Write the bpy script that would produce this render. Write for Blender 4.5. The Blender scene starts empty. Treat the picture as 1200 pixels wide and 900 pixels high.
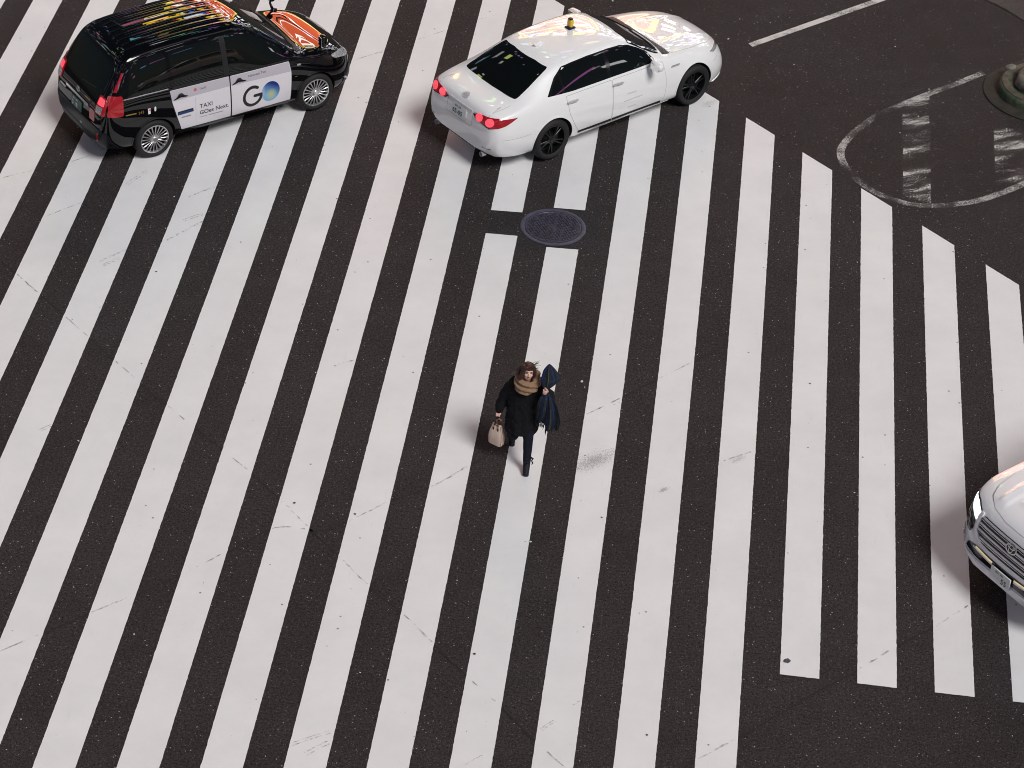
import bpy, bmesh, math, random
from mathutils import Vector, Matrix, noise
from mathutils.bvhtree import BVHTree
from mathutils.geometry import delaunay_2d_cdt, barycentric_transform, intersect_point_tri_2d

random.seed(7)
R = math.radians
SC = bpy.context.scene
COL = SC.collection

# ------------------------------------------------------------------ node / material helpers
class NT:
    def __init__(s, tree):
        s.t = tree; s.n = tree.nodes; s.l = tree.links
    def new(s, typ, **kw):
        n = s.n.new(typ)
        for k, v in kw.items(): setattr(n, k, v)
        return n
    def put(s, inp, v):
        if hasattr(v, 'is_output') or isinstance(v, bpy.types.NodeSocket): s.l.new(v, inp)
        elif v is not None: inp.default_value = v
    def math(s, op, a, b=None, c=None, clamp=False):
        n = s.new('ShaderNodeMath', operation=op); n.use_clamp = clamp
        s.put(n.inputs[0], a)
        if b is not None: s.put(n.inputs[1], b)
        if c is not None: s.put(n.inputs[2], c)
        return n.outputs[0]
    def mix(s, f, a, b, typ='RGBA', blend='MIX'):
        n = s.new('ShaderNodeMix', data_type=typ)
        if typ == 'RGBA': n.blend_type = blend
        i = {'FLOAT': (0, 2, 3), 'RGBA': (0, 6, 7)}[typ]; o = {'FLOAT': 0, 'RGBA': 2}[typ]
        s.put(n.inputs[i[0]], f); s.put(n.inputs[i[1]], a); s.put(n.inputs[i[2]], b)
        return n.outputs[o]
    def noise(s, vec, scale, detail=2, rough=.5, dims='3D', dist=0):
        n = s.new('ShaderNodeTexNoise', noise_dimensions=dims)
        s.put(n.inputs['Vector'], vec); n.inputs['Scale'].default_value = scale
        n.inputs['Detail'].default_value = detail; n.inputs['Roughness'].default_value = rough
        n.inputs['Distortion'].default_value = dist
        return n.outputs[0]
    def voro(s, vec, scale, feature='F1', out='Distance', rnd=1):
        n = s.new('ShaderNodeTexVoronoi', feature=feature)
        s.put(n.inputs['Vector'], vec); n.inputs['Scale'].default_value = scale; n.inputs['Randomness'].default_value = rnd
        return n.outputs[out]
    def ramp(s, f, a, b, va=0., vb=1.):
        n = s.new('ShaderNodeMapRange'); n.clamp = True
        s.put(n.inputs[0], f); n.inputs[1].default_value = a; n.inputs[2].default_value = b
        n.inputs[3].default_value = va; n.inputs[4].default_value = vb
        return n.outputs[0]
    def bump(s, h, strength, dist):
        n = s.new('ShaderNodeBump'); s.put(n.inputs['Height'], h)
        n.inputs['Strength'].default_value = strength; n.inputs['Distance'].default_value = dist
        return n.outputs[0]
    def obj(s): return s.new('ShaderNodeTexCoord').outputs['Object']
    def geo(s): return s.new('ShaderNodeNewGeometry').outputs['Position']
    def sep(s, v):
        n = s.new('ShaderNodeSeparateXYZ'); s.put(n.inputs[0], v); return n.outputs
    def comb(s, x, y, z=0.):
        n = s.new('ShaderNodeCombineXYZ')
        for i, v in enumerate((x, y, z)): s.put(n.inputs[i], v)
        return n.outputs[0]

def c4(c): return (c[0], c[1], c[2], 1)

def newmat(name):
    m = bpy.data.materials.new(name); m.use_nodes = True
    t = NT(m.node_tree); return m, t, m.node_tree.nodes['Principled BSDF']

def pm(name, col, rough=.5, metal=0., coat=0., var=.0, vscale=8., bump=0., bscale=60., bdist=.002, emit=None, estr=0., spec=.5, crough=.03):
    m, t, b = newmat(name)
    b.inputs['Base Color'].default_value = c4(col); b.inputs['Roughness'].default_value = rough
    b.inputs['Metallic'].default_value = metal; b.inputs['Coat Weight'].default_value = coat
    b.inputs['Coat Roughness'].default_value = crough
    b.inputs['Specular IOR Level'].default_value = spec
    if emit: b.inputs['Emission Color'].default_value = c4(emit); b.inputs['Emission Strength'].default_value = estr
    o = t.obj()
    if var:
        f = t.noise(o, vscale, 4, .6)
        f = t.ramp(f, .3, .7)
        t.l.new(t.mix(f, c4([max(0, x*(1-var)) for x in col]), c4([min(1, x*(1+var)) for x in col])), b.inputs['Base Color'])
    if bump:
        t.l.new(t.bump(t.noise(o, bscale, 3), bump, bdist), b.inputs['Normal'])
    return m

# ------------------------------------------------------------------ object helpers
def link(o, parent=None):
    COL.objects.link(o)
    if parent is not None: o.parent = parent
    return o

def tag(o, label=None, cat=None, group=None, kind=None):
    for k, v in (('label', label), ('category', cat), ('group', group), ('kind', kind)):
        if v: o[k] = v
    return o

def empty(name, loc, rz=0.):
    o = bpy.data.objects.new(name, None); o.location = loc; o.rotation_euler = (0, 0, rz)
    o.empty_display_size = .2
    return link(o)

def mesh(name, verts, faces, mat=None, parent=None, smooth=True, angle=None):
    me = bpy.data.meshes.new(name); me.from_pydata([tuple(v) for v in verts], [], faces); me.update()
    if smooth: me.polygons.foreach_set('use_smooth', [True]*len(me.polygons))
    if angle: me.set_sharp_from_angle(angle=R(angle))
    o = bpy.data.objects.new(name, me)
    if mat: me.materials.append(mat)
    return link(o, parent)

def bmobj(name, bm, mat=None, parent=None, smooth=True, angle=35):
    me = bpy.data.meshes.new(name)
    bmesh.ops.recalc_face_normals(bm, faces=bm.faces)
    bm.to_mesh(me); bm.free()
    if smooth: me.polygons.foreach_set('use_smooth', [True]*len(me.polygons))
    if smooth and angle: me.set_sharp_from_angle(angle=R(angle))
    o = bpy.data.objects.new(name, me)
    if mat: me.materials.append(mat)
    return link(o, parent)

def bake(o):
    """apply modifiers into the object's own mesh"""
    dg = bpy.context.evaluated_depsgraph_get(); dg.update()
    me = bpy.data.meshes.new_from_object(o.evaluated_get(dg), depsgraph=dg)
    o.modifiers.clear(); old = o.data; o.data = me; me.name = old.name
    return o

def rbox(bm, c, s, r=.01, seg=2, M=None, taper=None):
    """rounded box centred at c, size s"""
    g = bmesh.ops.create_cube(bm, size=1.)
    vs = g['verts']
    for v in vs:
        v.co = Vector((v.co.x*s[0], v.co.y*s[1], v.co.z*s[2]))
        if taper: v.co = taper(v.co)
    es = list({e for v in vs for e in v.link_edges})
    if r > 0:
        b = bmesh.ops.bevel(bm, geom=es, offset=r, segments=seg, profile=.5, affect='EDGES')
        vs = b['verts']
        seen = set(); st = [vs[0]]
        while st:
            v = st.pop()
            if v in seen: continue
            seen.add(v); st += [e.other_vert(v) for e in v.link_edges]
        vs = list(seen)
    for v in vs:
        if M is not None: v.co = M @ v.co
        v.co += Vector(c)

def lathe_y(bm, prof, seg=48, c=(0, 0, 0), closed=False):
    """profile of (radius, y) turned about the y axis"""
    rings = []
    for r, y in prof:
        rings.append([bm.verts.new((c[0]+r*math.cos(2*math.pi*k/seg), c[1]+y, c[2]+r*math.sin(2*math.pi*k/seg))) for k in range(seg)])
    n = len(rings)
    for i in range(n if closed else n-1):
        a, b = rings[i], rings[(i+1) % n]
        for k in range(seg): bm.faces.new((a[k], a[(k+1) % seg], b[(k+1) % seg], b[k]))
    return rings

def tube(bm, pts, rad, seg=10, cap=True):
    pts = [Vector(p) for p in pts]; n = len(pts)
    rad = rad if isinstance(rad, (list, tuple)) else [rad]*n
    rings = []; prev = None
    for i, p in enumerate(pts):
        d = (pts[min(i+1, n-1)]-pts[max(i-1, 0)]).normalized()
        if prev is None:
            a = d.cross(Vector((0, 0, 1)))
            if a.length < .05: a = d.cross(Vector((1, 0, 0)))
        else: a = prev-d*prev.dot(d)
        a.normalize(); prev = a; b = d.cross(a)
        rings.append([bm.verts.new(p+(a*math.cos(t)+b*math.sin(t))*rad[i]) for t in [2*math.pi*k/seg for k in range(seg)]])
    for i in range(n-1):
        for k in range(seg): bm.faces.new((rings[i][k], rings[i][(k+1) % seg], rings[i+1][(k+1) % seg], rings[i+1][k]))
    if cap:
        bm.faces.new(list(reversed(rings[0]))); bm.faces.new(rings[-1])

def ell(bm, c, r, M=None, sub=3):
    g = bmesh.ops.create_icosphere(bm, subdivisions=sub, radius=1.)
    for v in g['verts']:
        v.co = Vector((v.co.x*r[0], v.co.y*r[1], v.co.z*r[2]))
        if M is not None: v.co = M @ v.co
        v.co += Vector(c)

def cap(bm, a, b, ra, rb, seg=14):
    a = Vector(a); b = Vector(b)
    tube(bm, [a, b], [ra, rb], seg); ell(bm, a, (ra,)*3, sub=2); ell(bm, b, (rb,)*3, sub=2)

def chain(bm, pts, rads):
    for i in range(len(pts)-1): cap(bm, pts[i], pts[i+1], rads[i], rads[i+1])

def blob(name, bm, mat, parent, voxel=.008, smooth=4, fn=None):
    o = bmobj(name, bm, mat, parent, angle=None)
    m = o.modifiers.new('r', 'REMESH'); m.mode = 'VOXEL'; m.voxel_size = voxel; m.use_smooth_shade = True
    if smooth:
        m = o.modifiers.new('s', 'SMOOTH'); m.iterations = smooth; m.factor = .5
    bake(o)
    if not o.data.materials: o.data.materials.append(mat)
    if fn:
        me = o.data; nr = [v.normal.copy() for v in me.vertices]
        for v, n in zip(me.vertices, nr): v.co = fn(v.co.copy(), n)
        me.update()
    o.data.polygons.foreach_set('use_smooth', [True]*len(o.data.polygons))
    return o

def pl(pts, x):
    """monotone cubic through (x, v) pairs"""
    pts = sorted(pts)
    if x <= pts[0][0]: return pts[0][1]
    if x >= pts[-1][0]: return pts[-1][1]
    n = len(pts)
    d = [(pts[i+1][1]-pts[i][1])/(pts[i+1][0]-pts[i][0]) for i in range(n-1)]
    def tan(i):
        if i == 0: return d[0]
        if i == n-1: return d[-1]
        if d[i-1]*d[i] <= 0: return 0.
        h0 = pts[i][0]-pts[i-1][0]; h1 = pts[i+1][0]-pts[i][0]
        w1 = 2*h1+h0; w2 = h1+2*h0
        return (w1+w2)/(w1/d[i-1]+w2/d[i])
    for i in range(n-1):
        if x <= pts[i+1][0]:
            h = pts[i+1][0]-pts[i][0]; t = (x-pts[i][0])/h
            return (pts[i][1]*(2*t**3-3*t*t+1)+h*tan(i)*(t**3-2*t*t+t)+pts[i+1][1]*(-2*t**3+3*t*t)+h*tan(i+1)*(t**3-t*t))

# ------------------------------------------------------------------ materials
M = {}
def make_materials():
    # asphalt -------------------------------------------------
    def asphalt(name, base, tint, light=1., big=.35):
        m, t, b = newmat(name); p = t.geo()
        xy = t.comb(t.sep(p)[0], t.sep(p)[1], 0.)
        fine = t.noise(xy, 95, 3, .75); mid = t.noise(xy, 28, 4, .7); bigp = t.noise(xy, .35, 4, .6); med = t.noise(xy, 2.2, 4, .65)
        mid2 = t.noise(xy, 52, 2, .8)
        k = t.math('ADD', t.math('MULTIPLY', fine, .7), t.math('ADD', t.math('MULTIPLY', mid, .75), t.math('MULTIPLY', mid2, .9)))
        k = t.ramp(k, .92, 1.46, .0, 2.2)
        k = t.math('MULTIPLY', k, t.ramp(bigp, .3, .7, 1-big*.5, 1+big*.5))
        k = t.math('MULTIPLY', k, t.ramp(med, .3, .7, .86, 1.12))
        col = t.mix(bigp, c4(base), c4(tint))
        vm = t.new('ShaderNodeVectorMath', operation='SCALE'); t.l.new(col, vm.inputs[0]); t.l.new(k, vm.inputs[3])
        v1 = t.new('ShaderNodeTexVoronoi'); t.l.new(xy, v1.inputs['Vector']); v1.inputs['Scale'].default_value = 46
        rnd = t.sep(v1.outputs['Color'])
        spk = t.math('MULTIPLY', t.math('LESS_THAN', v1.outputs['Distance'], .30), t.math('GREATER_THAN', rnd[0], .86))
        spk2 = t.math('MULTIPLY', t.math('LESS_THAN', v1.outputs['Distance'], .34), t.math('GREATER_THAN', rnd[1], .986))
        c2 = t.mix(t.math('MULTIPLY', spk, .6), vm.outputs[0], (.15*light, .145*light, .15*light, 1))
        c3 = t.mix(t.math('MULTIPLY', spk2, .75), c2, (.42, .41, .40, 1))
        t.l.new(c3, b.inputs['Base Color'])
        b.inputs['Roughness'].default_value = .85; b.inputs['Specular IOR Level'].default_value = .22
        t.l.new(t.bump(t.math('ADD', fine, mid), .5, .006), b.inputs['Normal'])
        return m
    M['asphalt'] = asphalt('asphalt', (.0345, .0262, .0250), (.0255, .0225, .0245))
    M['asphalt_patch'] = asphalt('asphalt_patch', (.029, .0245, .0245), (.025, .0225, .024), .8)
    M['asphalt_light'] = asphalt('asphalt_light', (.075, .062, .055), (.06, .052, .05), 1.4)
    # road paint ----------------------------------------------
    m, t, b = newmat('road_paint'); p = t.geo(); s = t.sep(p); xy = t.comb(s[0], s[1], 0.)
    n1 = t.noise(xy, 1.1, 5, .65); n2 = t.noise(xy, 9, 5, .7); n3 = t.noise(xy, 70, 3, .7)
    col = t.mix(t.ramp(n1, .3, .75), (.79, .775, .78, 1), (.70, .69, .70, 1))
    col = t.mix(t.ramp(n2, .62, .86, 0, .45), col, (.50, .47, .46, 1))
    st = t.noise(t.comb(t.math('MULTIPLY', s[0], 1.6), t.math('MULTIPLY', t.math('ADD', s[1], s[0]), .22)), 9, 5, .75)
    col = t.mix(t.ramp(st, .60, .80, 0, .22), col, (.42, .40, .40, 1))
    col = t.mix(t.ramp(n3, .70, .80, 0, .30), col, (.36, .34, .34, 1))
    v1 = t.new('ShaderNodeTexVoronoi'); t.l.new(xy, v1.inputs['Vector']); v1.inputs['Scale'].default_value = 7
    rn = t.sep(v1.outputs['Color'])
    pit = t.math('MULTIPLY', t.math('LESS_THAN', v1.outputs['Distance'], .10), t.math('GREATER_THAN', rn[0], .91))
    col = t.mix(t.math('MULTIPLY', pit, .8), col, (.13, .12, .12, 1))
    # scuff blots at three places on the crossing
    for (cx, cy, r, f) in ((7.42, 24.93, .30, .62), (8.33, 24.49, .08, .6), (9.25, 25.29, .12, .35), (9.53, 33.1, .16, .30), (8.42, 34.1, .16, .3)):
        dx = t.math('SUBTRACT', s[0], cx); dy = t.math('SUBTRACT', s[1], cy)
        wob = t.math('MULTIPLY', t.math('SUBTRACT', t.noise(xy, 4.5, 3, .7), .5), r*1.3)
        da = t.math('ADD', t.math('MULTIPLY', t.math('ADD', dx, dy), .46), wob); db = t.math('MULTIPLY', t.math('SUBTRACT', dx, dy), .95)
        d = t.math('SQRT', t.math('ADD', t.math('MULTIPLY', da, da), t.math('MULTIPLY', db, db)))
        k = t.math('SUBTRACT', 1., t.math('DIVIDE', d, r), clamp=True)
        g = t.ramp(t.math('ADD', t.noise(t.comb(t.math('ADD', s[0], s[1]), t.math('MULTIPLY', t.math('SUBTRACT', s[0], s[1]), .5)), 46, 4, .85), t.math('MULTIPLY', k, .24)), .60, .70, 0, f)
        col = t.mix(t.math('MULTIPLY', g, t.math('GREATER_THAN', k, .001)), col, (.16, .14, .16, 1))
    t.l.new(col, b.inputs['Base Color']); b.inputs['Roughness'].default_value = .62
    t.l.new(t.bump(t.math('ADD', n3, n2), .25, .003), b.inputs['Normal'])
    M['paint'] = m
    # worn road paint -----------------------------------------
    def worn(name, lo, hi, streak):
        m, t, b = newmat(name); p = t.geo(); s = t.sep(p); xy = t.comb(s[0], s[1], 0.)
        if streak: a = t.noise(t.comb(t.math('ADD', t.math('MULTIPLY', s[0], .6), t.math('MULTIPLY', s[1], .0)), t.math('SUBTRACT', t.math('MULTIPLY', s[1], 1.9), t.math('MULTIPLY', s[0], .9))), 1.6, 3, .6)
        else: a = t.noise(xy, 1.5, 3, .6)
        g = t.noise(xy, 40, 4, .8)
        f = t.ramp(t.math('ADD', a, t.math('MULTIPLY', t.math('SUBTRACT', g, .5), .9)), lo, hi)
        b.inputs['Base Color'].default_value = (.60, .575, .555, 1); b.inputs['Roughness'].default_value = .7
        tr = t.new('ShaderNodeBsdfTransparent'); mx = t.new('ShaderNodeMixShader')
        t.l.new(f, mx.inputs[0]); t.l.new(tr.outputs[0], mx.inputs[1]); t.l.new(b.outputs[0], mx.inputs[2])
        t.l.new(mx.outputs[0], t.n['Material Output'].inputs['Surface'])
        return m
    M['worn_heavy'] = worn('worn_heavy', .53, .70, True)
    M['worn_line'] = worn('worn_line', .42, .78, False)
    M['worn_light'] = worn('worn_light', .26, .50, False)
    M['crack'] = pm('crack', (.012, .010, .010), .9)
    m, t, b = newmat('crack_on_paint'); p = t.geo()
    f = t.ramp(t.noise(p, 6, 3, .7), .46, .64, 0, .55)
    b.inputs['Base Color'].default_value = (.23, .20, .20, 1); b.inputs['Roughness'].default_value = .9
    tr = t.new('ShaderNodeBsdfTransparent'); mx = t.new('ShaderNodeMixShader')
    t.l.new(f, mx.inputs[0]); t.l.new(tr.outputs[0], mx.inputs[1]); t.l.new(b.outputs[0], mx.inputs[2])
    t.l.new(mx.outputs[0], t.n['Material Output'].inputs['Surface'])
    M['crack_paint'] = m
    m, t, b = newmat('tyre_mark'); p = t.geo()
    f = t.ramp(t.noise(p, 24, 4, .8), .46, .66, 0, .55)
    b.inputs['Base Color'].default_value = (.14, .12, .13, 1); b.inputs['Roughness'].default_value = .9
    tr = t.new('ShaderNodeBsdfTransparent'); mx = t.new('ShaderNodeMixShader')
    t.l.new(f, mx.inputs[0]); t.l.new(tr.outputs[0], mx.inputs[1]); t.l.new(b.outputs[0], mx.inputs[2])
    t.l.new(mx.outputs[0], t.n['Material Output'].inputs['Surface']); M['tyre_mark'] = m
    M['spot'] = pm('dark_spot', (.06, .06, .075), .8, var=.7, vscale=60)
    M['litter'] = pm('litter', (.62, .61, .58), .7, var=.3, vscale=3)
    M['iron'] = pm('manhole_iron', (.058, .052, .078), .45, .45, var=.35, vscale=9, bump=.4, bscale=90)  # purple of reflected light put into the lid and frame colours
    M['iron_frame'] = pm('manhole_frame_iron', (.10, .093, .135), .48, .5, var=.3, vscale=7, bump=.4, bscale=90)
    # concrete / moss -----------------------------------------
    m, t, b = newmat('mossy_concrete'); o = t.obj()
    n = t.noise(o, 7, 5, .7); n2 = t.noise(o, 30, 4, .7)
    col = t.mix(t.ramp(n, .38, .6), (.12, .115, .08, 1), (.040, .075, .034, 1))
    col = t.mix(t.ramp(n2, .45, .75, 0, .7), col, (.03, .035, .02, 1))
    t.l.new(col, b.inputs['Base Color']); b.inputs['Roughness'].default_value = .9
    t.l.new(t.bump(n2, .6, .01), b.inputs['Normal']); M['moss'] = m
    M['dark_concrete'] = pm('underlit_concrete', (.027, .024, .018), .85, var=.5, vscale=5, bump=.5, bscale=40, bdist=.006)  # island concrete colour lowered to stand in for the weak light there
    M['kerb_top'] = pm('weathered_kerb_top', (.085, .072, .055), .9, var=.6, vscale=5, bump=.5, bscale=40, bdist=.006)
    M['soil'] = pm('soil', (.032, .026, .018), .95, var=.6, vscale=14, bump=.8, bscale=45, bdist=.02)
    M['stone'] = pm('stone', (.17, .15, .128), .85, var=.5, vscale=9, bump=.6, bscale=30, bdist=.01)
    # cars ----------------------------------------------------
    M['black_paint'] = pm('black_car_paint', (.0022, .0022, .003), .5, 0, 1., spec=.0, crough=.010)
    M['black_bumper'] = pm('dark_bumper_paint', (.006, .0065, .011), .55, 0, .25, crough=.15, spec=.2)
    M['white_paint'] = pm('white_pearl_paint', (.86, .85, .855), .35, 0, 1., crough=.02)
    M['white_suv'] = pm('white_suv_paint', (.85, .825, .85), .35, 0, 1., crough=.02)
    M['wrap'] = pm('white_door_wrap', (.74, .70, .74), .38, 0, .5, crough=.15)
    M['wrap_band'] = pm('grey_door_band', (.50, .46, .52), .4, 0, .5, crough=.15)
    M['ink'] = pm('black_print', (.012, .012, .014), .5)
    M['ink_navy'] = pm('navy_print', (.035, .035, .06), .5)
    M['ink_grey'] = pm('grey_print', (.33, .31, .34), .5)
    M['ink_faint'] = pm('faint_print', (.62, .61, .62), .5)
    M['ink_blue'] = pm('blue_print', (.010, .045, .16), .5)
    M['ink_red'] = pm('red_print', (.62, .12, .13), .5)
    M['ink_pink'] = pm('pink_sticker', (.62, .25, .25), .5, var=.2, vscale=60)
    M['ink_gold'] = pm('gold_print', (.36, .22, .07), .4, .4)
    M['ink_white'] = pm('white_print', (.78, .78, .78), .5)
    M['ink_green'] = pm('green_print', (.012, .09, .055), .5)
    M['glass'] = pm('dark_tinted_glass', (.004, .005, .005), .02, 0, 0., spec=.55)
    M['glass_front'] = pm('windscreen_glass', (.012, .013, .013), .03, 0, 0., spec=.45)
    M['gap'] = pm('panel_gap_black', (.006, .006, .006), .8)
    M['gap_white'] = pm('panel_gap_grey', (.52, .51, .51), .7)
    M['trim_black'] = pm('black_plastic_trim', (.010, .010, .011), .45, bump=.1, bscale=200)
    M['gloss_black'] = pm('gloss_black_trim', (.006, .006, .007), .12, spec=.6)
    M['chrome'] = pm('chrome', (.75, .74, .76), .14, 1.)
    M['satin'] = pm('satin_silver', (.74, .71, .75), .38, .55)
    M['tyre'] = pm('tyre_rubber', (.010, .010, .011), .75, bump=.2, bscale=120)
    M['rim_silver'] = pm('silver_hubcap', (.62, .61, .62), .28, .85)
    M['rim_black'] = pm('black_alloy', (.012, .012, .014), .25, .4)
    M['well'] = pm('wheel_well', (.006, .006, .006), .95)
    M['lens_red'] = pm('red_lens', (.30, .006, .012), .15, 0, .8, emit=(1., .03, .05), estr=.05)
    M['lens_red_lit'] = pm('lit_red_lens', (.75, .05, .08), .15, 0, .8, emit=(1., .10, .14), estr=.75)
    M['lens_clear'] = pm('clear_lens', (.45, .44, .46), .12, .35, .8, var=.5, vscale=40)
    M['head_lit'] = pm('lit_headlamp', (.8, .9, .95), .1, emit=(.84, .97, 1.), estr=1.5)
    M['drl'] = pm('amber_white_lamp', (.8, .75, .55), .15, emit=(1., .80, .42), estr=.35)
    M['plate_white'] = pm('plate_white', (.74, .74, .74), .4, 0, .2)
    M['plate_green'] = pm('plate_green', (.012, .085, .05), .4, 0, .2)
    M['lamp_yellow'] = pm('yellow_roof_lamp', (.70, .48, .015), .3, 0, .5)
    M['lamp_navy'] = pm('navy_lamp_base', (.010, .014, .05), .35)
    # GO globe: blue to pale yellow print, placed on the door itself
    m, t, b = newmat('globe_print'); s = t.sep(t.obj())
    u = t.math('DIVIDE', t.math('SUBTRACT', s[0], .574), .16); v = t.math('DIVIDE', t.math('SUBTRACT', s[2], .575), .17)
    f = t.ramp(t.math('ADD', t.math('MULTIPLY', u, .45), t.math('MULTIPLY', v, .9)), -.35, .75)
    col = t.mix(f, (.18, .42, .68, 1), (.004, .02, .20, 1))
    du = t.math('ADD', u, -.05); dv = t.math('ADD', v, .33)
    g = t.math('SUBTRACT', 1., t.math('MULTIPLY', t.math('SQRT', t.math('ADD', t.math('MULTIPLY', du, du), t.math('MULTIPLY', t.math('MULTIPLY', dv, dv), 1.)), ), 1.55), clamp=True)
    col = t.mix(t.math('POWER', g, .8), col, (.52, .55, .24, 1))
    pk = t.math('SUBTRACT', 1., t.math('MULTIPLY', t.math('ADD', u, 1.), 2.2), clamp=True)
    col = t.mix(t.math('MULTIPLY', pk, .7), col, (.62, .50, .68, 1))
    t.l.new(col, b.inputs['Base Color']); b.inputs['Roughness'].default_value = .4; M['globe'] = m
    # person --------------------------------------------------
    M['skin'] = pm('skin', (.72, .45, .37), .5, var=.12, vscale=30)
    M['lips'] = pm('lips', (.42, .08, .08), .45)
    M['eye'] = pm('eye_dark', (.03, .018, .014), .3)
    m, t, b = newmat('brown_hair'); o = t.obj(); s = t.sep(o)
    st = t.noise(t.comb(t.math('MULTIPLY', s[0], 60), t.math('MULTIPLY', s[1], 60), t.math('MULTIPLY', s[2], 9)), 1.6, 4, .7)
    t.l.new(t.mix(t.ramp(st, .32, .7), (.011, .005, .004, 1), (.070, .020, .011, 1)), b.inputs['Base Color'])
    b.inputs['Roughness'].default_value = .42; t.l.new(t.bump(st, .6, .006), b.inputs['Normal']); M['hair'] = m
    M['coat'] = pm('black_wool', (.0075, .0072, .0095), .9, var=.4, vscale=30, bump=.5, bscale=160, bdist=.003, spec=.2)
    M['denim'] = pm('navy_cloth', (.008, .009, .018), .85, var=.4, vscale=25, bump=.4, bscale=150, spec=.2)
    M['boot'] = pm('black_suede', (.008, .008, .014), .7, var=.3, bump=.3, bscale=120, spec=.3)
    m, t, b = newmat('camel_knit'); o = t.obj()
    n = t.noise(o, 22, 4, .7); w = t.new('ShaderNodeTexWave'); t.l.new(o, w.inputs[0]); w.inputs['Scale'].default_value = 38; w.inputs['Distortion'].default_value = 3
    t.l.new(t.mix(n, (.22, .130, .076, 1), (.40, .250, .155, 1)), b.inputs['Base Color']); b.inputs['Roughness'].default_value = .95
    t.l.new(t.bump(t.math('ADD', w.outputs[1], n), .6, .005), b.inputs['Normal']); M['scarf'] = m
    m, t, b = newmat('plaid_wool'); uv = t.new('ShaderNodeUVMap').outputs[0]; s = t.sep(uv)
    def band(c, per, w, ph):
        f = t.math('FRACT', t.math('ADD', t.math('DIVIDE', c, per), ph)); return t.math('LESS_THAN', f, w)
    col = t.mix(band(s[0], .13, .5, 0), (.004, .005, .010, 1), (.006, .018, .016, 1))
    col = t.mix(t.math('MULTIPLY', band(s[1], .15, .45, .2), .6), col, (.005, .008, .030, 1))
    col = t.mix(t.math('MULTIPLY', band(s[0], .13, .16, .30), .85), col, (.007, .024, .14, 1))
    col = t.mix(t.math('MULTIPLY', band(s[1], .15, .12, .55), .7), col, (.007, .020, .10, 1))
    col = t.mix(t.math('MULTIPLY', band(s[0], .13, .05, .7), .5), col, (.16, .13, .03, 1))
    t.l.new(col, b.inputs['Base Color']); b.inputs['Roughness'].default_value = .85
    t.l.new(t.bump(t.noise(t.obj(), 200, 2), .4, .003), b.inputs['Normal']); M['plaid'] = m
    M['fringe'] = pm('dark_fringe', (.006, .009, .018), .9)
    m, t, b = newmat('pink_canvas'); o = t.obj()
    w = t.voro(o, 260); n = t.noise(o, 18, 3)
    t.l.new(t.mix(n, (.70, .52, .42, 1), (.78, .61, .51, 1)), b.inputs['Base Color']); b.inputs['Roughness'].default_value = .85
    t.l.new(t.bump(w, .4, .002), b.inputs['Normal']); M['canvas'] = m
    M['bag_seam'] = pm('brown_bag_piping', (.20, .085, .065), .7)
    M['handle'] = pm('black_leather_handle', (.014, .010, .009), .5, bump=.3, bscale=80)
    M['gold'] = pm('gold_ring', (.75, .52, .22), .3, 1.)
make_materials()

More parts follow.
